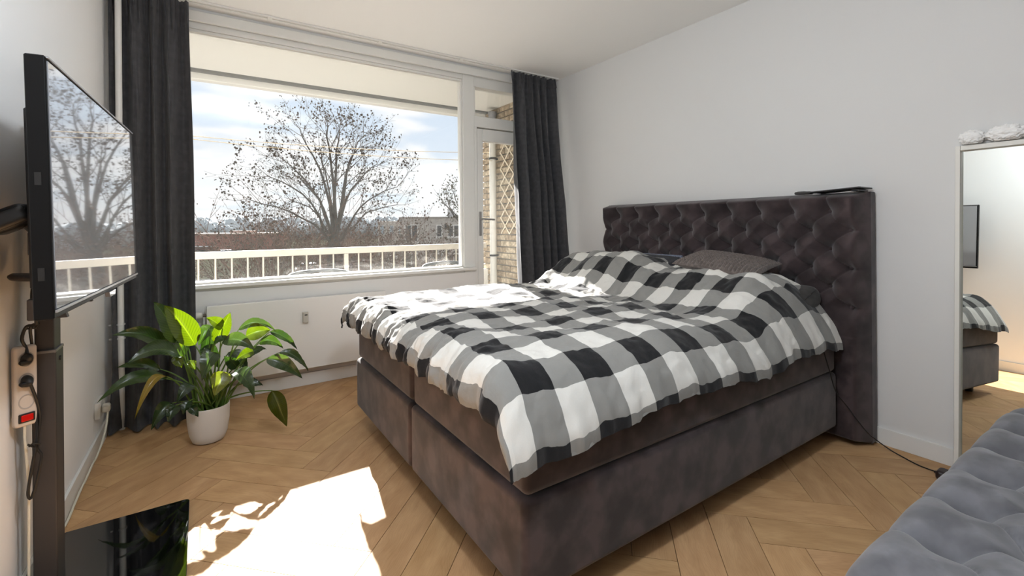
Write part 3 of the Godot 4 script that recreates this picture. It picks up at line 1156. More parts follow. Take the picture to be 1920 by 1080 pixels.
# ---------------------------------------------------------------- curtains
func curtains() -> void:
	var cl := cloth_mat("curtain_cloth", Color(0.265, 0.265, 0.275), Color(0.315, 0.315, 0.325), 3.0, 0.3)
	# [left edge, right edge] at the top and at the hem, pleats, distance from the wall at top and hem
	for k in 2:
		var c := thing("curtain", ["charcoal curtain drawn to the left of the window behind the potted plant", "charcoal curtain drawn to the right over the balcony door, behind the bed"][k], "curtain", Vector3([-0.27, 2.57][k], 0, -3.45), "charcoal curtains")
		var lt: float = [-0.462, 2.315][k]
		var rt: float = [-0.085, 2.83][k]
		var lb: float = [-0.455, 2.235][k]
		var rb: float = [-0.06, 2.84][k]
		var zt: float = [-3.487, -3.487][k]
		var zb: float = [-3.40, -3.24][k]
		var folds: float = [4.2, 5.6][k]
		var nz := noise(1.0, 3, 90 + k)
		var fall := func(a: float, b: float) -> Vector3:
			# a across, b from the ceiling down
			var y := lerpf(TOP - 0.022, 0.012, b)
			var x := lerpf(lerpf(lt, rt, a), lerpf(lb, rb, a), pow(b, 0.9))
			var z := lerpf(zt, zb, b)
			var warp := a + 0.035 * sin(a * 9.0 + 1.0) + 0.03 * nz.get_noise_2d(a * 3.0, b * 1.2)
			var ph := warp * folds * TAU
			var head := smooth(0.06, 0.0, b)
			var amp := lerpf(0.032, [0.050, 0.068][k], smooth(0.04, 0.5, b)) * (1.0 - 0.6 * head)
			var wave := sin(ph) + 0.28 * sin(ph * 2.0 + 0.7 + b)
			# small gathers under the heading tape
			var gather := sin(a * folds * 4.0 * TAU) * 0.010 * smooth(0.11, 0.03, b)
			z += amp * wave + gather + 0.012 * nz.get_noise_2d(a * 6.0, b * 3.0)
			x += 0.010 * cos(ph) * smooth(0.05, 0.4, b)
			if k == 0 and b > 0.86:
				# the hem bunches on the floor
				var q := smooth(0.86, 1.0, b)
				z += 0.09 * q * (0.4 + a)
				x += -0.012 * q * (1.0 - a)
			return Vector3(clampf(x, LEFT + 0.004, RIGHT - 0.015), y, z) - c.position
		var m := M.new()
		m.grid(170, 70, fall, null, true)
		part("drape", m, cl, c)
		m = M.new()
		m.grid(120, 4, func(a, b):
			var p: Vector3 = fall.call(a, b * 0.045)
			p.y = lerpf(TOP - 0.012 - 0.010 * absf(sin(a * folds * 2.0 * PI)), TOP - 0.105, b) - c.position.y
			return p + Vector3(0, 0, 0.006), null, true)
		part("heading_tape", m, cl, c)


# ---------------------------------------------------------------- the bed
const FOOT := 0.727
const NEAR := -1.045
const FAR := -2.765

func bed() -> void:
	var suede := cloth_mat("brown_suede", Color(0.165, 0.137, 0.140), Color(0.310, 0.264, 0.268), 1.1, 0.5, 0.8, 0.010)
	var b := thing("box_spring_bed", "double box spring bed in dark brown suede with a button-tufted headboard", "bed", Vector3(1.7, 0, -1.9))
	var mid := (NEAR + FAR) / 2
	for k in 2:
		var z0: float = [FAR, mid + 0.004][k]
		var z1: float = [mid - 0.004, NEAR][k]
		var m := M.new()
		m.rbox(Vector3((FOOT + 2.70) / 2, 0.2325, (z0 + z1) / 2), Vector3(2.70 - FOOT, 0.285, z1 - z0), 0.022, 4, 6, Vector3(0.004, 0.006, 0.003))
		part("base_box", shifted(m, -b.position), suede, b)
		m = M.new()
		m.rbox(Vector3((FOOT + 2.70) / 2 + 0.006, 0.478, (z0 + z1) / 2), Vector3(2.69 - FOOT, 0.201, z1 - z0 - 0.012), 0.024, 4, 6, Vector3(0.004, 0.01, 0.003))
		part("mattress", shifted(m, -b.position), suede, b)
		for x in [FOOT + 0.14, 2.5]:
			for zz in [z0 + 0.13, z1 - 0.13]:
				m = M.new()
				m.lathe([Vector2(0.0, 0.0), Vector2(0.022, 0.0), Vector2(0.025, 0.004), Vector2(0.030, 0.093), Vector2(0.0, 0.093)], 16, Transform3D(Basis(), Vector3(x, 0, zz)))
				part("leg", shifted(m, -b.position), mat("leg_black", 0.09, 0.085, 0.08, 0.5), b)
	headboard(b, suede)


const HB_FRONT := 2.722
const HB_NEAR := -0.935
const HB_FAR := -2.768

func tuft(z: float, y: float) -> float:
	# depth of the padding at a place of the headboard's front, from the rows of buttons
	var i := (-z - 1.01) / 0.0933
	var j := (1.105 - y) / 0.1
	var below := smooth(4.0, 5.3, j)
	var past := Vector2(i - clampf(i, 0.0, 18.0), j - clampf(j, -1.0, 4.0)) * Vector2(0.0933, 0.1)
	i = clampf(i, 0.0, 18.0)
	j = clampf(j, -1.0, 4.0)
	var p := absf(sin(PI * (i + j) / 2.0))
	var q := absf(sin(PI * (i - j) / 2.0))
	# metres to the nearest button
	var a := (i + j) / 2.0
	var c := (i - j) / 2.0
	var di := (a - roundf(a) + c - roundf(c)) * 0.0933
	var dj := (a - roundf(a) - c + roundf(c)) * 0.1
	var d := sqrt(di * di + dj * dj + past.length_squared())
	var h := 0.084 * (1.0 - exp(-pow(d / 0.042, 1.25))) - (0.013 - 0.003 * smooth(0.0, 0.06, past.length())) * (exp(-p * 8.0) + exp(-q * 8.0))
	return lerpf(h, 0.068, below)


func headboard(b: Node3D, suede: Material) -> void:
	var y1 := 1.303
	var y0 := 0.012
	var m := M.new()
	var back := 2.882
	# front with tufts, from near to far and from the top down; edges roll back
	m.grid(260, 190, func(a, c):
		var z := lerpf(HB_NEAR, HB_FAR, a)
		var y := lerpf(y1, y0, c)
		var ez := minf(HB_NEAR - z, z - HB_FAR)
		var ey := minf(y1 - y, y - y0)
		var roll := 0.0
		if ez < 0.045:
			roll += 0.045 - sqrt(maxf(0.045 * 0.045 - pow(0.045 - ez, 2.0), 0.0))
		if ey < 0.03:
			roll += 0.03 - sqrt(maxf(0.03 * 0.03 - pow(0.03 - ey, 2.0), 0.0))
		var h := tuft(z, y) * smooth(0.0, 0.05, ez) * smooth(-0.002, 0.03, ey)
		# seams that close off the plain panel below
		h -= 0.006 * exp(-pow((y - 0.565) / 0.004, 2.0)) * smooth(-1.075, -1.065, z)
		if y < 0.70:
			h -= 0.007 * exp(-pow((z + 1.072) / 0.004, 2.0)) * smooth(0.70, 0.66, y)
		return Vector3(HB_FRONT + 0.064 + minf(roll, 0.042) - h, y, z))
	part("headboard", shifted(headboard_sides(m, y0, y1, back), -b.position), suede, b)
	var hb := b.get_node("headboard")
	var bm := M.new()
	bm.lathe([Vector2(0.0115, -0.006), Vector2(0.0125, 0.0), Vector2(0.0095, 0.005), Vector2(0.005, 0.0072), Vector2(0.0, 0.008)], 12, Transform3D(Basis(Vector3(0, 0, 1), PI / 2), Vector3.ZERO))
	var mesh := bm.mesh()
	for i in 19:
		for j in range(-1, 5):
			if (i + j) % 2 == 0:
				part("button", mesh, suede, hb, "", Vector3(HB_FRONT + 0.068, 1.105 - 0.1 * j, -1.01 - 0.0933 * i) - b.position)


func headboard_sides(m: M, y0: float, y1: float, back: float) -> M:
	var f := HB_FRONT + 0.098
	m.box(Vector3((f + back) / 2, (y0 + y1) / 2, (HB_NEAR + HB_FAR) / 2), Vector3(back - f, y1 - y0, HB_NEAR - HB_FAR), 0.004)
	return m


# how a hanging edge runs: distance from the hem along the cloth -> (outwards, down)
func edge_table(reach: float, bend: float, curl: float) -> Array:
	var out := [Vector2.ZERO]
	var n := 60
	var p := Vector2.ZERO
	for k in n:
		var f := (k + 0.5) / n
		var ang := deg_to_rad(bend) * smooth(0.0, 0.85, f) + deg_to_rad(curl) * smooth(0.82, 1.0, f)
		p += Vector2(cos(ang), sin(ang)) * reach / n
		out.append(p)
	return out


func edge_at(table: Array, reach: float, e: float) -> Vector2:
	# zero where the cloth still lies flat, the last row at the hem
	var f := clampf(1.0 - e / reach, 0.0, 1.0) * (table.size() - 1)
	var i := mini(int(f), table.size() - 2)
	return table[i].lerp(table[i + 1], f - i)


func bedding() -> void:
	var check := mat("check_cloth", 1, 1, 1, 0.92, 0.2)
	check.albedo_texture = ImageTexture.create_from_image(check_image())
	check.normal_enabled = true
	check.normal_texture = noise_tex(0.03, Color.BLACK, Color.WHITE, 512, 4, 66, 2.2)
	check.normal_scale = 0.35
	check.rim_enabled = true
	check.rim = 0.4
	var reach := 0.36
	var short := 0.26
	var side := edge_table(reach, 56.0, 30.0)
	var end := edge_table(short, 80.0, 36.0)
	var out_side: float = side[60].x
	var out_end: float = end[60].x
	var ripple := noise(1.0, 3, 7)
	var crumple := noise(1.0, 4, 8)
	var la := 2.03
	var lb := 2.13
	var x_flat := 0.672 + out_end
	var z_near := -1.015 - out_side
	var z_far := -2.835 + out_end
	var lie := func(a: float, b: float) -> Vector3:
		# a metres from the foot hem, b metres from the near hem
		var far_b := lb - b
		var wob := 0.012 * ripple.get_noise_2d(a * 4.0, 3.0)
		var pn := edge_at(side, reach, b + wob)
		pn.y *= 1.24
		var pf := edge_at(end, short, far_b)
		var ft := edge_at(end, short, a + 0.010 * ripple.get_noise_2d(b * 5.0, 20.0))
		var span := (z_near - z_far) / (lb - reach - short)
		var z := z_near - clampf(b - reach, 0.0, lb - reach - short) * span + pn.x - pf.x
		var head := clampf((a - short) / (la - short), 0.0, 1.0)
		var end_x := lerpf(2.60, 2.70, smooth(0.42, 0.10, b))
		var x := x_flat - ft.x + head * (end_x - x_flat)
		var drop := sqrt(pow(pn.y, 2.0) + pow(pf.y, 2.0) + pow(ft.y, 2.0))
		drop = drop * 0.93 + 0.15 * pn.y * ft.y + 0.15 * pn.y * smooth(1.35, 0.8, x) - 0.8 * pf.y * ft.y
		drop = minf(drop, 0.268 + 0.10 * maxf(drop - 0.268, 0.0))
		# corner cloth falls inwards and lower
		# lying height: mattress, filling and the two pillows underneath
		var flatness := clampf(1.0 - drop / 0.12, 0.0, 1.0)
		var y := 0.732
		var up := smooth(2.02, 2.40, x + 0.05 * ripple.get_noise_2d(z * 2.0, 5.0))
		var pil := lerpf(0.165, 0.215, smooth(-1.5, -2.3, z)) - 0.035 * exp(-pow((z + 1.88) / 0.16, 2.0))
		pil *= smooth(-0.98, -1.34, z)
		pil *= lerpf(0.80, 1.0, smooth(-2.84, -2.6, z))
		y += up * pil - 0.022 * smooth(2.50, 2.64, x) * up
		# a hollow before the pillows and the slow swell of the filling
		y -= 0.020 * exp(-pow((x - 1.98) / 0.14, 2.0))
		y += 0.030 * crumple.get_noise_2d(a * 2.0, b * 2.3) * lerpf(0.5, 1.0, flatness)
		# soft folds that run from the near hem towards the head
		var d := (x * 0.55 + z * 0.8)
		y += 0.017 * ripple.get_noise_2d(d * 4.2, (x - z) * 0.9) * smooth(0.9, 1.9, x) * flatness
		y += 0.010 * crumple.get_noise_2d(a * 7.0, b * 6.0) * smooth(1.2, 2.3, x)
		y += 0.004 * crumple.get_noise_2d(a * 16.0 + 9.0, b * 16.0)
		# puffed squares near the foot
		var hang := 1.0 - flatness
		y -= drop
		y += hang * 0.012 * ripple.get_noise_2d(a * 8.0, b * 8.0)
		z += (0.020 * ripple.get_noise_2d(a * 7.0, 50.0)) * smooth(0.16, 0.0, b) * smooth(0.0, 0.3, a)
		x += (0.024 * ripple.get_noise_2d(b * 9.0, 70.0) + 0.005 * sin(b * TAU / 0.13)) * smooth(0.22, 0.02, a) * smooth(0.0, 0.25, b) * smooth(0.0, 0.3, far_b)
		# crumples of the foot end
		x += 0.012 * crumple.get_noise_2d(b * 22.0, a * 10.0) * smooth(0.34, 0.1, a) * smooth(0.2, 0.7, b)
		y += 0.016 * crumple.get_noise_2d(b * 14.0 + 40.0, a * 6.0) * smooth(0.45, 0.15, a) * smooth(0.15, 0.6, b)
		return Vector3(x, y, z)
	var dv := thing("duvet", "black, grey and white checked duvet spread over the bed", "duvet", Vector3(1.7, 0.6, -1.9))
	var m := M.new()
	m.grid(230, 240, func(a, b): return lie.call(a * la, b * lb), func(a, b): return Vector2((a * la - 0.080) / 0.236, (b * lb - 0.032) / 0.236), true)
	part("cover", shifted(m, -dv.position), check, dv)
	# the lower cloth closes the duvet underneath
	m = M.new()
	m.grid(60, 60, func(a, b):
		var q: Vector3 = lie.call(a * la, b * lb)
		var e := minf(minf(a * la, (1.0 - a) * la * 0.6 + 0.002), minf(b, 1.0 - b) * lb)
		q.y -= 0.055 * smooth(0.0, 0.30, e)
		var inw := smooth(0.0, 0.12, e) * (1.0 - smooth(0.12, 0.34, e)) * 0.03
		q.x += inw if a < 0.2 else 0.0
		q.z -= inw if b < 0.2 else 0.0
		return q, func(a, b): return Vector2((a * la - 0.080) / 0.236, (b * lb - 0.032) / 0.236))
	part("underside", shifted(m, -dv.position), check, dv)

	# pillows whose ends show behind the duvet
	var night := cloth_mat("night_cotton", Color(0.17, 0.175, 0.195), Color(0.24, 0.245, 0.265), 3.0, 0.3)
	var dk := cloth_mat("dark_cotton", Color(0.19, 0.185, 0.18), Color(0.26, 0.25, 0.245), 3.2, 0.3)
	var p1 := thing("pillow", "dark blue pillow with a pale printed edge, at the far side against the headboard", "pillow", Vector3(2.53, 0.80, -2.24))
	m = M.new()
	m.rbox(Vector3.ZERO, Vector3(0.40, 0.13, 0.66), 0.05, 5, 8, Vector3(0, 0.03, 0))
	part("case", m, night, p1).rotation.z = 0.38
	m = M.new()
	m.rbox(Vector3(0.17, 0.062, 0.02), Vector3(0.03, 0.018, 0.56), 0.008, 3, 3)
	var ed := part("edging", m, cloth_mat("printed_edge", Color(0.30, 0.33, 0.40), Color(0.62, 0.65, 0.72), 9.0, 0.2, 0.8, 0.03), p1, "pale blue printed edging")
	ed.rotation.z = 0.38
	var p2 := thing("pillow", "plain dark grey pillow showing behind the duvet at the near side of the headboard", "pillow", Vector3(2.54, 0.70, -1.42))
	m = M.new()
	m.rbox(Vector3.ZERO, Vector3(0.38, 0.12, 0.62), 0.05, 5, 8, Vector3(0, 0.03, 0))
	part("case", m, dk, p2).rotation.z = 0.35

	# ribbed cushion lying on top
	var cu := thing("cushion", "taupe cushion with knobbly knitted ribs lying at the headboard", "cushion", Vector3(2.50, 0.912, -1.53))
	cu.rotation = Vector3(0.10, 0.10, 0.16)
	var knit := cloth_mat("knit", Color(0.37, 0.335, 0.315), Color(0.48, 0.44, 0.42), 6.0, 0.5)
	var shell := func(a: float, b: float, sgn: float) -> Vector3:
		var u := a * 2.0 - 1.0
		var w := b * 2.0 - 1.0
		var f := pow(maxf((1.0 - pow(absf(u), 2.6)) * (1.0 - pow(absf(w), 2.6)), 0.0), 0.42)
		var pinch := 1.0 - 0.07 * (1.0 - absf(u)) * absf(w) * 0.0
		var knob := absf(sin(w * 11.0 * PI)) * (0.5 + 0.5 * absf(sin(u * 9.0 * PI + (floorf(w * 11.0) * 0.5) * PI)))
		var y := sgn * (0.046 * f) + sgn * 0.013 * (knob - 0.5) * smooth(0.0, 0.35, f)
		return Vector3(u * 0.17 * (1.0 - 0.06 * (1.0 - w * w)) * pinch, y, w * 0.24 * (1.0 - 0.05 * (1.0 - u * u)))
	m = M.new()
	m.grid(130, 190, func(a, b): return shell.call(a, b, 1.0), null, true)
	part("ribbed_front", m, knit, cu)
	m = M.new()
	m.grid(20, 20, func(a, b): return shell.call(a, b, -1.0) * Vector3(1, 1, 1))
	part("back", m, cloth_mat("knit_back", Color(0.36, 0.325, 0.31), Color(0.44, 0.40, 0.38), 4.0, 0.4), cu)

	# small things on top of the headboard
	var tb := thing("tablet", "thin dark tablet lying on the near end of the headboard", "tablet", Vector3(2.80, 1.303, -1.06))
	m = M.new()
	m.rbox(Vector3(0, 0.0125, 0), Vector3(0.15, 0.008, 0.235), 0.0038, 3, 3)
	var slab := part("case", m, mat("tablet_dark", 0.13, 0.13, 0.135, 0.35), tb)
	slab.rotation.x = -0.055
	m = M.new()
	m.box(Vector3(0, 0.0172, 0), Vector3(0.135, 0.001, 0.215), 0.0003)
	part("screen", m, mat("tablet_glass", 0.05, 0.05, 0.055, 0.08), tb).rotation.x = -0.055
	m = M.new()
	m.box(Vector3(0, 0.006, 0.085), Vector3(0.13, 0.010, 0.03), 0.002)
	part("stand", m, mat("tablet_dark", 0.13, 0.13, 0.135, 0.35), tb)
	var rc := thing("remote_control", "small dark oval remote control on the headboard beside the tablet", "remote control", Vector3(2.79, 1.303, -1.235))
	m = M.new()
	m.rbox(Vector3(0, 0.0085, 0), Vector3(0.045, 0.016, 0.085), 0.0078, 4, 3)
	part("body", m, mat("remote_grey", 0.25, 0.24, 0.235, 0.5), rc)
	m = M.new()
	m.rbox(Vector3(0, 0.0170, -0.01), Vector3(0.022, 0.003, 0.04), 0.0013, 2, 2)
	part("button", m, mat("tablet_dark", 0.13, 0.13, 0.135, 0.35), rc)


# ---------------------------------------------------------------- the potted plant
func plant() -> void:
	var p := thing("potted_plant", "lush green leafy plant in a white pot on the floor before the left curtain", "plant", Vector3(0, 0, -2.98))
	var m := M.new()
	m.lathe([Vector2(0, 0.0), Vector2(0.058, 0.0), Vector2(0.074, 0.008), Vector2(0.088, 0.045), Vector2(0.097, 0.11), Vector2(0.099, 0.175), Vector2(0.099, 0.19), Vector2(0.0965, 0.193), Vector2(0.0935, 0.19), Vector2(0.0925, 0.15)], 48)
	part("pot", m, mat("white_ceramic", 0.88, 0.865, 0.84, 0.55), p)
	m = M.new()
	m.grid(8, 24, func(a, b):
		var r: float = a * 0.0935
		return Vector3(r * cos(b * TAU), 0.165 + 0.006 * sin(b * 40.0) * a, r * sin(b * TAU)), null, true)
	part("soil", m, mat("soil", 0.13, 0.10, 0.08, 1.0, 0.1), p)
	# where each leaf joins its stalk, where its tip is, width, arch, tone
	var list := [
		[Vector3(-0.129,0.541,-2.990),Vector3(-0.231,0.772,-2.960),0.085,0.020,"g"],
		[Vector3(-0.057,0.523,-2.970),Vector3(-0.186,0.757,-2.920),0.088,0.020,"b"],
		[Vector3(-0.175,0.519,-3.020),Vector3(-0.388,0.625,-2.950),0.062,0.035,"g"],
		[Vector3(-0.116,0.475,-2.950),Vector3(-0.324,0.503,-2.820),0.068,0.050,"s"],
		[Vector3(-0.208,0.415,-3.000),Vector3(-0.369,0.475,-2.900),0.040,0.020,"g"],
		[Vector3(-0.179,0.373,-2.950),Vector3(-0.432,0.338,-2.850),0.055,0.050,"g"],
		[Vector3(-0.174,0.397,-2.900),Vector3(-0.292,0.242,-2.800),0.030,0.070,"y"],
		[Vector3(-0.068,0.341,-2.880),Vector3(-0.132,0.278,-2.820),0.045,0.020,"d"],
		[Vector3(-0.151,0.270,-2.860),Vector3(-0.231,0.176,-2.800),0.050,0.030,"d"],
		[Vector3(-0.135,0.262,-2.840),Vector3(-0.165,0.198,-2.800),0.045,0.010,"d"],
		[Vector3(-0.079,0.265,-2.860),Vector3(-0.107,0.211,-2.830),0.040,0.010,"d"],
		[Vector3(-0.082,0.235,-2.870),Vector3(-0.044,0.178,-2.850),0.032,0.005,"d"],
		[Vector3(0.034,0.522,-2.980),Vector3(0.104,0.681,-2.950),0.062,0.010,"b"],
		[Vector3(0.066,0.597,-2.960),Vector3(-0.008,0.669,-2.930),0.046,0.010,"b"],
		[Vector3(0.024,0.527,-2.920),Vector3(0.098,0.557,-2.900),0.030,0.010,"g"],
		[Vector3(0.143,0.573,-3.000),Vector3(0.333,0.535,-3.020),0.040,0.045,"s"],
		[Vector3(0.178,0.534,-2.990),Vector3(0.303,0.549,-3.000),0.072,0.010,"b"],
		[Vector3(0.067,0.539,-2.900),Vector3(0.213,0.479,-2.860),0.058,0.030,"s"],
		[Vector3(0.245,0.483,-3.000),Vector3(0.369,0.430,-3.000),0.045,0.030,"g"],
		[Vector3(0.302,0.536,-3.020),Vector3(0.449,0.409,-3.020),0.038,0.020,"d"],
		[Vector3(0.345,0.418,-2.970),Vector3(0.499,0.281,-2.970),0.040,0.035,"s"],
		[Vector3(0.275,0.405,-2.920),Vector3(0.456,0.264,-2.900),0.060,0.030,"s"],
		[Vector3(0.105,0.374,-2.860),Vector3(0.204,0.233,-2.800),0.075,0.045,"s"],
		[Vector3(0.069,0.392,-2.840),Vector3(0.025,0.288,-2.790),0.070,0.010,"p"],
		[Vector3(0.290,0.254,-2.820),Vector3(0.358,0.050,-2.790),0.066,0.010,"o"],
		[Vector3(0.214,0.453,-2.950),Vector3(0.120,0.425,-2.900),0.040,0.010,"b"],
		[Vector3(0.035,0.491,-2.870),Vector3(-0.028,0.366,-2.830),0.066,0.030,"s"],
		[Vector3(-0.083,0.462,-2.900),Vector3(-0.056,0.413,-2.880),0.030,0.000,"b"],
		[Vector3(-0.128,0.643,-3.000),Vector3(-0.115,0.516,-2.980),0.036,0.000,"b"],
		[Vector3(-0.146,0.481,-2.960),Vector3(-0.114,0.419,-2.940),0.040,0.000,"b"],
		[Vector3(0.159,0.281,-2.950),Vector3(0.256,0.256,-2.930),0.040,0.010,"d"],
		[Vector3(-0.024,0.494,-3.040),Vector3(0.048,0.374,-3.000),0.060,0.020,"d"],
		[Vector3(0.100,0.443,-3.050),Vector3(0.188,0.319,-3.000),0.060,0.020,"d"],
		[Vector3(-0.096,0.532,-3.050),Vector3(-0.141,0.409,-3.000),0.060,0.020,"g"],
		[Vector3(0.016,0.608,-3.030),Vector3(-0.043,0.514,-2.990),0.050,0.010,"g"],
		[Vector3(0.135,0.366,-2.970),Vector3(0.072,0.449,-2.940),0.045,0.010,"d"],
		[Vector3(0.192,0.395,-3.060),Vector3(0.288,0.426,-3.060),0.040,0.020,"d"],
		[Vector3(-0.017,0.462,-3.050),Vector3(0.006,0.604,-3.030),0.055,0.000,"d"],
	]
	var veins := ImageTexture.create_from_image(leaf_image())
	var tone := {"g": [0.31, 0.43, 0.20], "b": [0.47, 0.56, 0.09], "s": [0.33, 0.43, 0.26], "d": [0.23, 0.34, 0.18], "y": [0.80, 0.68, 0.28], "p": [0.62, 0.66, 0.27], "o": [0.36, 0.40, 0.09]}
	var leafm := {}
	for k in tone:
		var c: Array = tone[k]
		var lm := mat("leaf_" + k, c[0] * 1.12, c[1] * 1.12, c[2] * 1.12, 0.27, 0.75)
		lm.albedo_texture = veins
		lm.backlight_enabled = true
		lm.backlight = Color(0.88, 0.92, 0.55)
		leafm[k] = lm
	var stem := mat("stem_green", 0.34, 0.45, 0.17, 0.5)
	stem.backlight_enabled = true
	stem.backlight = Color(0.4, 0.45, 0.2)
	var rng := RandomNumberGenerator.new()
	rng.seed = 4
	var eye := Vector3(0, 1.15, 0)
	for l in list:
		var a: Vector3 = l[0]
		var b: Vector3 = l[1]
		var w: float = l[2]
		var arch: float = l[3]
		var ax := b - a
		var length := ax.length()
		var view := (eye - (a + b) * 0.5).normalized()
		var face := (view + Vector3(0, 0.35, 0) + Vector3(rng.randf_range(-0.5, 0.5), rng.randf_range(-0.2, 0.5), rng.randf_range(-0.35, 0.35))).normalized()
		var across := ax.normalized().cross(face).normalized()
		var nrm := across.cross(ax.normalized()).normalized()
		var ctl := (a + b) * 0.5 + Vector3(0, arch * 2.0, 0) + nrm * length * 0.10
		var curl := rng.randf_range(0.12, 0.30)
		var wave := rng.randf() * TAU
		m = M.new()
		m.grid(18, 8, func(s, t):
			var c := a.lerp(ctl, s).lerp(ctl.lerp(b, s), s)
			var half: float = w * 0.72 * pow(sin(PI * pow(s, 0.72)), 0.85) * (1.0 - 0.25 * s) + 0.0012 * (1.0 - s)
			var e: float = t * 2.0 - 1.0
			return c - p.position + across * half * e + nrm * (half * curl * e * e * 1.4 + 0.004 * sin(s * 11.0 + wave) * absf(e) + 0.0025 * sin(s * 42.0) * e * e - 0.003 * exp(-absf(e) * 8.0)), func(s, t): return Vector2(t, s), true)
		part("leaf", m, leafm[l[4]], p)
		# its stalk out of the pot
		var ang := rng.randf() * TAU
		var root := Vector3(0.045 * cos(ang) + clampf(a.x * 0.12, -0.03, 0.03), 0.16, -2.98 + 0.045 * sin(ang))
		var mid := root.lerp(a, 0.55) + Vector3(-(a.x - root.x) * 0.18, 0.05, 0)
		var pts := PackedVector3Array()
		var rad := PackedFloat32Array()
		for i in 9:
			var f := i / 8.0
			pts.append(root.lerp(mid, f).lerp(mid.lerp(a, f), f) - p.position)
			rad.append(lerpf(0.0058, 0.0026, f))
		m = M.new()
		m.tube(pts, rad, 7)
		part("stalk", m, stem, p)


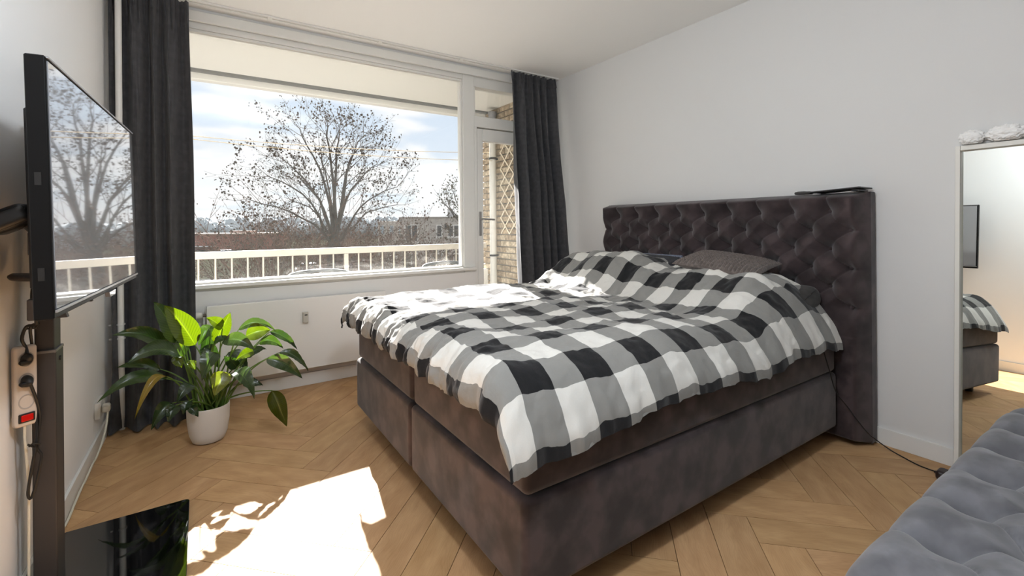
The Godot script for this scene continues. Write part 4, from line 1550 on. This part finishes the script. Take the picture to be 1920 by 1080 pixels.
# ---------------------------------------------------------------- television and its stand
func television() -> void:
	var black := mat("tv_black", 0.055, 0.052, 0.052, 0.45, 0.3)
	var metal := mat("stand_metal", 0.215, 0.20, 0.195, 0.5)
	var along := Vector3(0.046, 0, -0.999).normalized()
	var tilt := Basis(along, deg_to_rad(-1.2))
	var nrm := tilt * along.cross(Vector3.UP) * -1.0
	if nrm.x < 0.0:
		nrm = -nrm
	var up := tilt * Vector3.UP
	var tv := thing("television", "slim black flat television on a stand, its glossy screen mirroring the window", "television", Vector3(-0.277, 1.245, -1.985))
	var bs := Basis(nrm, up, nrm.cross(up))      # x out of the screen, y up, z towards the viewer
	tv.basis = bs
	var m := M.new()
	m.box(Vector3(-0.020, 0, 0), Vector3(0.036, 0.612, 1.02), 0.003)
	part("bezel", m, black, tv)
	m = M.new()
	m.box(Vector3(-0.052, -0.02, 0), Vector3(0.034, 0.46, 0.84), 0.012)
	part("back_cover", m, black, tv)
	m = M.new()
	m.box(Vector3(-0.001, 0.006, 0), Vector3(0.003, 0.578, 1.00), 0.0006)
	var scr := mat("tv_screen", 0.02, 0.02, 0.022, 0.035, 1.0)
	scr.metallic = 0.35
	scr.albedo_color = Color(0.66, 0.67, 0.69)
	scr.clearcoat_enabled = true
	scr.clearcoat = 1.0
	scr.clearcoat_roughness = 0.02
	part("screen", m, scr, tv)
	var silver := mat("silver_trim", 0.66, 0.66, 0.67, 0.3)
	silver.metallic = 0.6
	m = M.new()
	m.box(Vector3(0.001, -0.288, 0), Vector3(0.005, 0.007, 1.014), 0.001)
	part("trim", m, silver, tv)
	m = M.new()
	m.box(Vector3(0.001, 0.302, 0), Vector3(0.005, 0.005, 1.014), 0.001)
	part("trim", m, silver, tv)
	m = M.new()
	m.prism(PackedVector2Array([Vector2(-0.045, 0.0), Vector2(0.045, 0.0), Vector2(0.035, -0.016), Vector2(-0.035, -0.016)]), -0.006, 0.006, Transform3D(Basis(Vector3(0, 0, 1), Vector3(0, 1, 0), Vector3(1, 0, 0)), Vector3(0.0, -0.304, -0.03)), 0.0)
	part("receiver_tab", m, mat("clear_tab", 0.45, 0.45, 0.46, 0.1), tv)
	for y in [0.02, -0.2]:
		m = M.new()
		m.box(Vector3(-0.021, y, 0.5105), Vector3(0.012, 0.03, 0.002), 0.0005)
		part("side_key", m, mat("leg_black", 0.09, 0.085, 0.08, 0.5), tv)

	var st := thing("television_stand", "dark metal telescopic television stand with a black glass base", "stand", Vector3(-0.41, 0, -1.985))
	bar("outer_post", Vector3(-0.442, 0.012, -2.035), Vector3(-0.388, 0.776, -1.945), metal, st, 0.004)
	bar("inner_post", Vector3(-0.437, 0.776, -2.030), Vector3(-0.393, 1.50, -1.952), metal, st, 0.004)
	bar("post_collar", Vector3(-0.443, 0.770, -2.036), Vector3(-0.387, 0.780, -1.944), mat("collar_grey", 0.42, 0.41, 0.40, 0.4), st, 0.002)
	m = M.new()
	m.tube(PackedVector3Array([Vector3(-0.388, 0.745, -1.985), Vector3(-0.384, 0.745, -1.985)]), 0.007, 12)
	part("screw", shifted(m, -st.position), mat("leg_black", 0.09, 0.085, 0.08, 0.5), st)
	# glass base
	var glass := mat("black_glass", 0.022, 0.022, 0.024, 0.03, 0.8)
	var outline := PackedVector2Array()
	for c in [[-0.46, -2.35, 1.0], [-0.068, -2.35, 1.5], [-0.062, -1.62, 2.0], [-0.46, -1.62, 2.5]]:
		var r := 0.018
		var sx := 1.0 if c[0] < -0.2 else -1.0
		var sz := 1.0 if c[1] < -2.0 else -1.0
		for i in 6:
			var a: float = PI * c[2] + PI / 2 * i / 5.0
			outline.append(Vector2(c[0] + sx * r + r * cos(a), c[1] + sz * r + r * sin(a)))
	m = M.new()
	m.prism(outline, 0.0, 0.010, Transform3D(Basis(Vector3(1, 0, 0), Vector3(0, 0, 1), Vector3(0, -1, 0)), Vector3(0, 0.018, 0)), 0.0015)
	part("base", shifted(m, -st.position), glass, st)
	for x in [-0.42, -0.10]:
		for z in [-2.3, -1.67]:
			m = M.new()
			m.tube(PackedVector3Array([Vector3(x, 0.0, z), Vector3(x, 0.008, z)]), 0.015, 14)
			part("foot", shifted(m, -st.position), mat("leg_black", 0.09, 0.085, 0.08, 0.5), st)
	# the arms that carry the screen
	for k in 2:
		var zc: float = [-1.815, -2.155][k]
		m = M.new()
		m.prism(PackedVector2Array([Vector2(-0.395, 1.46), Vector2(-0.372, 1.485), Vector2(-0.345, 1.485), Vector2(-0.345, 0.93), Vector2(-0.335, 0.895), Vector2(-0.395, 0.895), Vector2(-0.395, 0.975), Vector2(-0.368, 1.0), Vector2(-0.368, 1.19), Vector2(-0.395, 1.22)]), zc - 0.012, zc + 0.012, Transform3D(), 0.001)
		part("arm", shifted(m, -st.position), metal, st)
	bar("cross_plate", Vector3(-0.396, 1.24, -2.25), Vector3(-0.385, 1.32, -1.72), metal, st, 0.002)
	bar("cross_plate", Vector3(-0.396, 1.08, -2.25), Vector3(-0.385, 1.14, -1.72), metal, st, 0.002)
	bar("lower_bracket", Vector3(-0.415, 0.895, -1.84), Vector3(-0.372, 0.955, -1.79), mat("bracket_grey", 0.30, 0.275, 0.265, 0.5), st, 0.003)
	m = M.new()
	m.lathe([Vector2(0, 0), Vector2(0.032, 0.0), Vector2(0.037, 0.006), Vector2(0.037, 0.012), Vector2(0.030, 0.018), Vector2(0, 0.018)], 24, Transform3D(Basis(Vector3(0, 0, 1), -0.12), Vector3(-0.432, 1.003, -1.86)))
	part("cable_disc", shifted(m, -st.position), metal, st)
	# black camera-like box fixed beside the post
	var sp := thing("speaker", "black rounded box-shaped speaker on a bracket behind the television", "speaker", Vector3(-0.425, 1.175, -1.72))
	m = M.new()
	m.rbox(Vector3.ZERO, Vector3(0.10, 0.052, 0.10), 0.020, 5, 3, Vector3(0.004, 0.004, 0.0))
	var sb := part("body", m, mat("speaker_black", 0.085, 0.08, 0.08, 0.35), sp)
	sb.rotation.z = 0.50
	m = M.new()
	m.box(Vector3(-0.048, -0.002, 0), Vector3(0.01, 0.034, 0.07), 0.004)
	part("grille", m, mat("leg_black", 0.09, 0.085, 0.08, 0.5), sp).rotation.z = 0.50
	m = M.new()
	m.tube(PackedVector3Array([Vector3(0.025, -0.01, 0), Vector3(0.03, -0.035, -0.06), Vector3(0.022, -0.04, -0.225)]), 0.010, 10)
	part("bracket", m, metal, sp)


# ---------------------------------------------------------------- sockets, leads, pipe, radiator
func wire(called: String, pts: Array, r: float, m: Material, parent: Node3D, sides := 8) -> MeshInstance3D:
	var cv := Curve3D.new()
	cv.bake_interval = 0.012
	for k in pts.size():
		var t: Vector3 = (pts[mini(k + 1, pts.size() - 1)] - pts[maxi(k - 1, 0)]) * 0.18
		cv.add_point(pts[k], -t, t)
	var mm := M.new()
	mm.tube(cv.get_baked_points(), r, sides)
	return part(called, shifted(mm, -parent.position), m, parent)


func wall_fittings() -> void:
	var plastic := mat("white_plastic", 0.86, 0.85, 0.82, 0.4)
	var lead := mat("black_lead", 0.07, 0.07, 0.07, 0.5)
	var wl := mat("white_lead", 0.84, 0.82, 0.75, 0.5)
	var gloss := mat("white_lacquer", 0.90, 0.895, 0.88, 0.45, 0.5)
	# power strip hanging on the left wall
	var ps := thing("power_strip", "pale grey power strip with a red switch, upright at the left wall", "power strip", Vector3(LEFT + 0.024, 0.69, -1.925))
	var askew := Basis(Vector3.UP, deg_to_rad(-55.0)) * Basis.from_scale(Vector3(0.6, 1.0, 0.82))
	ps.basis = askew
	var m := M.new()
	m.rbox(Vector3(0.019, 0.0, 0.0), Vector3(0.036, 0.235, 0.062), 0.010, 4, 3)
	part("body", m, mat("strip_grey", 0.78, 0.74, 0.70, 0.45), ps)
	for k in 3:
		var y := 0.078 - 0.062 * k
		m = M.new()
		m.lathe([Vector2(0.0, -0.006), Vector2(0.017, -0.006), Vector2(0.018, 0.0), Vector2(0.0205, 0.0015), Vector2(0.022, 0.0)], 24, Transform3D(Basis(Vector3(0, 0, 1), -PI / 2), Vector3(0.0375, y, 0)))
		var so := part("socket", m, mat("socket_grey", 0.66, 0.63, 0.60, 0.5), ps)
		for s in [-1, 1]:
			m = M.new()
			m.tube(PackedVector3Array([Vector3(0.030, y + 0.005 * s, 0.0095 * s), Vector3(0.0322, y + 0.005 * s, 0.0095 * s)]), 0.0028, 10)
			part("hole", m, lead, so)
	m = M.new()
	m.box(Vector3(0.0385, -0.092, 0.0), Vector3(0.008, 0.026, 0.044), 0.002)
	var fr := part("switch_frame", m, lead, ps)
	m = M.new()
	m.box(Vector3(0.0425, -0.092, 0.0), Vector3(0.007, 0.019, 0.033), 0.002)
	part("switch", m, mat("red_switch", 0.78, 0.06, 0.04, 0.25), fr, "red rocker switch")
	m = M.new()
	m.tube(PackedVector3Array([Vector3(0.02, -0.115, 0), Vector3(0.018, -0.15, 0), Vector3(0.012, -0.30, -0.012), Vector3(0.010, -0.58, -0.01), Vector3(0.02, -0.668, -0.01)]), 0.0042, 8)
	part("flex", m, wl, ps)
	for k in 2:
		var pl := thing("plug", ["black plug in the topmost socket of the power strip", "black angled plug in the middle socket of the power strip"][k], "plug", ps.position + askew * Vector3(0.037, 0.078 - 0.062 * k, 0))
		pl.basis = askew
		m = M.new()
		m.lathe([Vector2(0.0, -0.004), Vector2(0.016, -0.004), Vector2(0.0165, 0.012), Vector2(0.012, 0.026), Vector2(0.006, 0.040), Vector2(0.0, 0.041)], 18, Transform3D(Basis(Vector3(0, 0, 1), -PI / 2 + [0.25, -0.15][k]), Vector3.ZERO))
		part("body", m, mat("plug_black", 0.09, 0.09, 0.09, 0.5), pl)
		m = M.new()
		m.box(Vector3(0.022, -0.006, 0.010), Vector3(0.022, 0.014, 0.030), 0.005)
		part("grip", m, mat("plug_black", 0.09, 0.09, 0.09, 0.5), pl)
	var c1 := thing("cable", "black cable looping from the television down to the power strip", "cable", Vector3(-0.44, 0.76, -1.95))
	wire("lead", [Vector3(-0.418, 1.000, -1.87), Vector3(-0.424, 0.95, -1.88), Vector3(-0.420, 0.905, -1.88), Vector3(-0.418, 0.87, -1.89), Vector3(-0.440, 0.865, -1.90), Vector3(-0.450, 0.83, -1.90), Vector3(-0.444, 0.80, -1.91), Vector3(-0.437, 0.77, -1.895)], 0.0042, lead, c1)
	m = M.new()
	m.rbox(Vector3(-0.422, 0.925, -1.88), Vector3(0.016, 0.014, 0.016), 0.005, 3, 2)
	part("ferrite", shifted(m, -c1.position), lead, c1)
	var c2 := thing("cable", "bundled black cable hanging in a long loop below the power strip", "cable", Vector3(-0.43, 0.5, -1.93))
	wire("lead", [Vector3(-0.415, 0.87, -1.90), Vector3(-0.432, 0.862, -1.90), Vector3(-0.436, 0.80, -1.93), Vector3(-0.432, 0.70, -1.935), Vector3(-0.428, 0.60, -1.925), Vector3(-0.424, 0.53, -1.915), Vector3(-0.430, 0.47, -1.905), Vector3(-0.440, 0.385, -1.90), Vector3(-0.436, 0.360, -1.90), Vector3(-0.430, 0.375, -1.905), Vector3(-0.418, 0.44, -1.91), Vector3(-0.415, 0.48, -1.915), Vector3(-0.424, 0.505, -1.915), Vector3(-0.420, 0.60, -1.925), Vector3(-0.434, 0.705, -1.895)], 0.0038, lead, c2)
	for k in 2:
		m = M.new()
		m.tube(PackedVector3Array([Vector3(-0.438, [0.868, 0.512][k], -1.905), Vector3(-0.428, [0.862, 0.522][k], -1.897), Vector3(-0.416, [0.870, 0.514][k], -1.905), Vector3(-0.424, [0.856, 0.500][k], -1.912), Vector3(-0.440, [0.858, 0.520][k], -1.90)]), 0.0028, 6)
		part("tie", shifted(m, -c2.position), lead, c2)
	# wall socket with the white lead
	var ws := thing("wall_socket", "white wall socket low on the left wall beside the plant's longest leaf", "socket", Vector3(LEFT, 0.225, -3.16))
	m = M.new()
	m.rbox(Vector3(0.012, 0, 0), Vector3(0.024, 0.082, 0.150), 0.005, 3, 3)
	part("plate", m, plastic, ws)
	m = M.new()
	m.lathe([Vector2(0, -0.004), Vector2(0.019, -0.004), Vector2(0.0205, 0.001), Vector2(0.0, 0.001)], 24, Transform3D(Basis(Vector3(0, 0, 1), -PI / 2), Vector3(0.0245, 0, -0.035)))
	part("outlet", m, mat("outlet_white", 0.80, 0.79, 0.76, 0.4), ws)
	var wp := thing("cable", "white lead plugged into the wall socket and running along the left skirting", "cable", Vector3(-0.44, 0.1, -3.0))
	m = M.new()
	m.rbox(Vector3(LEFT + 0.042, 0.228, -3.12), Vector3(0.036, 0.042, 0.042), 0.012, 4, 2)
	part("plug", shifted(m, -wp.position), plastic, wp)
	wire("lead", [Vector3(-0.430, 0.215, -3.11), Vector3(-0.432, 0.15, -3.08), Vector3(-0.440, 0.09, -3.02), Vector3(-0.452, 0.045, -2.95), Vector3(-0.450, 0.055, -2.86), Vector3(-0.458, 0.030, -2.75), Vector3(-0.455, 0.040, -2.66), Vector3(-0.460, 0.020, -2.55), Vector3(-0.462, 0.008, -2.45), Vector3(-0.470, 0.007, -2.30), Vector3(-0.468, 0.007, -2.10)], 0.0045, wl, wp)
	# heating pipe in the corner
	var hp := thing("heating_pipe", "white vertical heating pipe running up before the left curtain", "pipe", Vector3(-0.4135, 0, -3.42))
	m = M.new()
	m.tube(PackedVector3Array([Vector3(0, 0.0, 0), Vector3(0, TOP, 0)]), 0.0155, 18)
	part("pipe", m, gloss, hp)
	for y in [0.52, 0.60, 1.4]:
		m = M.new()
		m.tube(PackedVector3Array([Vector3(0, y - 0.004, 0), Vector3(0, y + 0.004, 0)]), 0.0205, 18)
		m.box(Vector3(-0.034, y, 0), Vector3(0.036, 0.007, 0.012), 0.001)
		part("clip", m, gloss, hp)
	# radiator
	var ra := thing("radiator", "flat white panel radiator under the window", "radiator", Vector3(0.57, 0, -3.54))
	bar("front_panel", Vector3(-0.007, 0.145, -3.512), Vector3(1.150, 0.645, -3.498), gloss, ra, 0.004)
	bar("back_panel", Vector3(0.0, 0.150, -3.580), Vector3(1.145, 0.638, -3.566), gloss, ra, 0.004)
	bar("side_cover", Vector3(-0.007, 0.150, -3.566), Vector3(0.0, 0.640, -3.512), gloss, ra, 0.002)
	bar("side_cover", Vector3(1.143, 0.150, -3.566), Vector3(1.150, 0.640, -3.512), gloss, ra, 0.002)
	for k in 18:
		bar("grille_bar", Vector3(0.02 + 0.062 * k, 0.628, -3.563), Vector3(0.056 + 0.062 * k, 0.636, -3.515), gloss, ra, 0.001)
	for x in [0.15, 1.0]:
		bar("wall_bracket", Vector3(x, 0.25, -3.604), Vector3(x + 0.03, 0.55, -3.58), gloss, ra, 0.002)
	m = M.new()
	m.tube(PackedVector3Array([Vector3(0.01, 0.585, -3.54), Vector3(-0.030, 0.585, -3.54)]), 0.010, 12)
	part("valve", shifted(m, -ra.position), mat("brass_dull", 0.42, 0.38, 0.33, 0.4), ra)
	m = M.new()
	m.lathe([Vector2(0.0, 0.0), Vector2(0.016, 0.0), Vector2(0.021, 0.010), Vector2(0.022, 0.034), Vector2(0.018, 0.042), Vector2(0.0, 0.044)], 24, Transform3D(Basis(Vector3(0, 0, 1), PI / 2), Vector3(-0.026, 0.585, -3.54)))
	part("thermostat_knob", shifted(m, -ra.position), plastic, ra)
	wire("supply_pipe", [Vector3(-0.020, 0.575, -3.54), Vector3(-0.022, 0.3, -3.55), Vector3(-0.022, 0.0, -3.55)], 0.008, gloss, ra)
	var hm := thing("heat_meter", "small pale grey heat meter on the front of the radiator", "meter", Vector3(0.571, 0.512, -3.4985))
	m = M.new()
	m.rbox(Vector3(0, 0, 0.013), Vector3(0.036, 0.076, 0.026), 0.005, 3, 2)
	part("case", m, mat("meter_grey", 0.74, 0.72, 0.68, 0.5), hm)
	m = M.new()
	m.box(Vector3(0.002, 0.018, 0.0265), Vector3(0.018, 0.008, 0.001), 0.0002)
	part("display", m, lead, hm)
	# lead of the bed
	var bl := thing("cable", "thin black cable from the headboard across the floor to the dark adapter", "cable", Vector3(2.7, 0.1, -0.85))
	wire("lead", [Vector3(2.50, 0.54, -1.03), Vector3(2.56, 0.42, -1.025), Vector3(2.62, 0.30, -1.02), Vector3(2.672, 0.22, -0.99), Vector3(2.70, 0.12, -0.925), Vector3(2.80, 0.05, -0.915), Vector3(2.84, 0.006, -0.87), Vector3(2.81, 0.004, -0.815), Vector3(2.772, 0.004, -0.74), Vector3(2.745, 0.012, -0.672)], 0.0028, lead, bl)
	var ad := thing("power_adapter", "dark brown power adapter lying on the floor next to the grey bench", "adapter", Vector3(2.715, 0, -0.625))
	m = M.new()
	m.rbox(Vector3(0, 0.022, 0), Vector3(0.07, 0.044, 0.075), 0.016, 4, 3)
	part("case", m, mat("adapter_brown", 0.17, 0.12, 0.115, 0.4), ad)
	m = M.new()
	m.tube(PackedVector3Array([Vector3(0.02, 0.018, -0.036), Vector3(0.025, 0.012, -0.05)]), 0.006, 10)
	part("strain_relief", m, lead, ad)


# ---------------------------------------------------------------- mirror
func mirror() -> void:
	var paint := mat("mirror_frame", 0.90, 0.89, 0.86, 0.5)
	var mi := thing("mirror", "tall white-framed mirror leaning against the right wall", "mirror", Vector3(2.815, 0.0, -0.23))
	# leaning back, and turned a little to the window
	mi.basis = Basis(Vector3.UP, deg_to_rad(-2.6)) * Basis(Vector3(0, 0, 1), deg_to_rad(-2.2))
	var h := 1.492
	var w := 0.80
	# x points into the wall, the glass faces -x; z runs towards the viewer
	for k in 2:
		var s: float = [-1.0, 1.0][k]
		var m := M.new()
		m.box(Vector3(0.0, h / 2, s * (w / 2 - 0.009)), Vector3(0.036, h, 0.018), 0.002)
		part("frame_side", m, paint, mi)
		m = M.new()
		m.box(Vector3(0.0, [0.011, h - 0.011][k], 0), Vector3(0.036, 0.022, w - 0.036), 0.002)
		part("frame_rail", m, paint, mi)
	var m2 := M.new()
	m2.box(Vector3(0.008, h / 2, 0), Vector3(0.006, h - 0.04, w - 0.034), 0.0)
	var gl := mat("mirror_glass", 0.90, 0.91, 0.89, 0.0, 0.5)
	gl.metallic = 1.0
	part("glass", m2, gl, mi)
	m2 = M.new()
	m2.box(Vector3(0.0145, h / 2, 0), Vector3(0.005, h - 0.01, w - 0.01), 0.001)
	part("back_board", m2, mat("board", 0.5, 0.42, 0.33, 0.9), mi)
	var fluff := mat("white_plush", 0.97, 0.965, 0.955, 1.0, 0.1)
	fluff.rim_enabled = true
	fluff.rim = 0.6
	for k in 2:
		var f := thing("plush_toy", ["small white fluffy bundle at the corner of the mirror's top edge", "longer white fluffy bundle further along the mirror's top edge"][k], "plush", Vector3(2.868, 1.495, [-0.570, -0.463][k]))
		var nz := noise(1.0, 3, 130 + k)
		var r: Vector3 = [Vector3(0.026, 0.032, 0.042), Vector3(0.028, 0.036, 0.062)][k]
		m2 = M.new()
		m2.grid(44, 64, func(a, b):
			var el: float = PI * (0.5 - a)
			var d := Vector3(cos(el) * cos(b * TAU), sin(el), cos(el) * sin(b * TAU))
			var q := d * (1.0 + 0.22 * nz.get_noise_3d(d.x * 2.2, d.y * 2.2, d.z * 2.2) + 0.12 * nz.get_noise_3d(d.x * 12, d.y * 12, d.z * 12))
			return Vector3(q.x * r.x, maxf(q.y * r.y + r.y * 0.85, 0.0), q.z * r.z), null, true)
		part("body", m2, fluff, f)


# ---------------------------------------------------------------- tufted bench
func bench() -> void:
	var velvet := cloth_mat("grey_velvet", Color(0.36, 0.36, 0.375), Color(0.49, 0.49, 0.51), 1.6, 0.7, 0.75, 0.010)
	var b := thing("bench", "long grey velvet bench with a deeply button-tufted seat", "bench", Vector3(1.85, 0, -0.06))
	var x0 := 0.985
	var x1 := 2.70
	var z0 := -0.43
	var z1 := 0.31
	var top := 0.455
	var sx := 0.235
	var sz := 0.125
	var pad := func(x: float, z: float) -> float:
		# buttons on a diamond lattice; the outermost row sends straight pleats to the edge
		var i := (x - 1.36) / (sx * 0.5)
		var j := (z + 0.315) / sz
		var past := Vector2(i - clampf(i, -2.0, 10.0), j - clampf(j, 0.0, 4.0)) * Vector2(sx * 0.5, sz)
		j = clampf(j, 0.0, 4.0)
		i = clampf(i, -2.0, 10.0)
		var p := absf(sin(PI * (i + j) / 2.0))
		var q := absf(sin(PI * (i - j) / 2.0))
		var a := (i + j) / 2.0
		var c := (i - j) / 2.0
		var di := (a - roundf(a) + c - roundf(c)) * sx * 0.5
		var dj := (a - roundf(a) - c + roundf(c)) * sz
		var d := sqrt(di * di + dj * dj + past.length_squared())
		return -0.070 * exp(-pow(d / 0.052, 1.2)) - (0.022 - 0.012 * smooth(0.02, 0.10, past.length())) * (exp(-p * 7.0) + exp(-q * 7.0))
	var lx := x1 - x0
	var lz := z1 - z0
	var r := 0.075
	var m := M.new()
	# one cloth from the lower edge on one side, over the seat, down to the other
	var wrap := func(f: float, lo: float, hi: float) -> Vector2:
		# (position across, drop) along a rounded section
		var drop := 0.20
		var arc := r * PI / 2
		var length := (hi - lo) - 2 * r + 2 * arc + 2 * drop
		var s := f * length
		if s < drop:
			return Vector2(lo, drop - s + r)
		s -= drop
		if s < arc:
			return Vector2(lo + r - r * cos(s / r), r - r * sin(s / r))
		s -= arc
		if s < hi - lo - 2 * r:
			return Vector2(lo + r + s, 0)
		s -= hi - lo - 2 * r
		if s < arc:
			return Vector2(hi - r + r * sin(s / r), r - r * cos(s / r))
		return Vector2(hi, r + s - arc)
	m.grid(300, 150, func(a, c):
		var px: Vector2 = wrap.call(a, x0, x1)
		var pz: Vector2 = wrap.call(c, z0, z1)
		var drop := maxf(px.y, pz.y) if maxf(px.y, pz.y) > r else minf(sqrt(px.y * px.y + pz.y * pz.y), r)
		var x: float = px.x
		var z: float = pz.x
		# round the corners in plan
		var cx := clampf(x, x0 + 0.09, x1 - 0.09)
		var cz := clampf(z, z0 + 0.09, z1 - 0.09)
		var off := Vector2(x - cx, z - cz)
		if absf(off.x) > 0.0 and absf(off.y) > 0.0:
			var k := maxf(absf(off.x), absf(off.y)) / off.length()
			off *= lerpf(1.0, k, 1.0)
			x = cx + off.x
			z = cz + off.y
		var h: float = pad.call(x, z)
		var soft := smooth(0.16, 0.0, drop)
		return Vector3(x, top - drop + h * soft, z), null, true)
	part("seat", shifted(m, -b.position), velvet, b)
	var bm := M.new()
	bm.lathe([Vector2(0.015, -0.006), Vector2(0.016, 0.0), Vector2(0.012, 0.005), Vector2(0.006, 0.008), Vector2(0.0, 0.009)], 14)
	var mesh := bm.mesh()
	for j in range(0, 5):
		for i in range(-2, 11):
			if (i + j) % 2 == 0:
				var at := Vector3(1.36 + sx * 0.5 * i, 0, -0.315 + sz * j)
				part("button", mesh, velvet, b, "", Vector3(at.x, top + 0.004 + pad.call(at.x, at.z), at.z) - b.position)
	m = M.new()
	m.rbox(Vector3((x0 + x1) / 2, 0.155, (z0 + z1) / 2), Vector3(lx - 0.03, 0.13, lz - 0.03), 0.03, 3, 3)
	part("base", shifted(m, -b.position), velvet, b)
	for x in [x0 + 0.12, x1 - 0.12]:
		for z in [z0 + 0.10, z1 - 0.10]:
			m = M.new()
			m.lathe([Vector2(0, 0), Vector2(0.014, 0.0), Vector2(0.022, 0.095), Vector2(0, 0.095)], 14, Transform3D(Basis(), Vector3(x, 0, z)))
			part("leg", shifted(m, -b.position), mat("leg_black", 0.09, 0.085, 0.08, 0.5), b)


# ---------------------------------------------------------------- added fill light, a globe hung out of view to brighten the room
func added_fill_light() -> void:
	var l := thing("added_fill_globe", "added opal globe hung out of view to fill the room with light", "lamp", Vector3(0.45, 2.05, -0.62))
	var m := M.new()
	m.lathe([Vector2(0.0, -0.11), Vector2(0.045, -0.101), Vector2(0.078, -0.078), Vector2(0.101, -0.045), Vector2(0.11, 0.0), Vector2(0.101, 0.045), Vector2(0.078, 0.078), Vector2(0.045, 0.101), Vector2(0.0, 0.11)], 32)
	var g := mat("fill_globe_glass", 0.95, 0.93, 0.90, 0.4)
	g.emission_enabled = true
	g.emission = Color(0.95, 0.975, 1.0)
	g.emission_energy_multiplier = 2.0
	part("shade", m, g, l)
	m = M.new()
	m.tube(PackedVector3Array([Vector3(0, 0.10, 0), Vector3(0, TOP - 2.05, 0)]), 0.004, 8)
	part("cord", m, mat("white_plastic", 0.86, 0.85, 0.82, 0.4), l)
	m = M.new()
	m.lathe([Vector2(0.0, 0.485), Vector2(0.045, 0.49), Vector2(0.05, 0.52)], 24)
	part("rose", m, mat("white_plastic", 0.86, 0.85, 0.82, 0.4), l)
	var o := OmniLight3D.new()
	o.name = "fill_light"
	o.light_color = Color(0.93, 0.965, 1.0)
	o.light_energy = 1.4
	o.light_size = 0.10
	o.omni_range = 12.0
	o.omni_attenuation = 2.0
	o.shadow_enabled = true
	l.add_child(o)
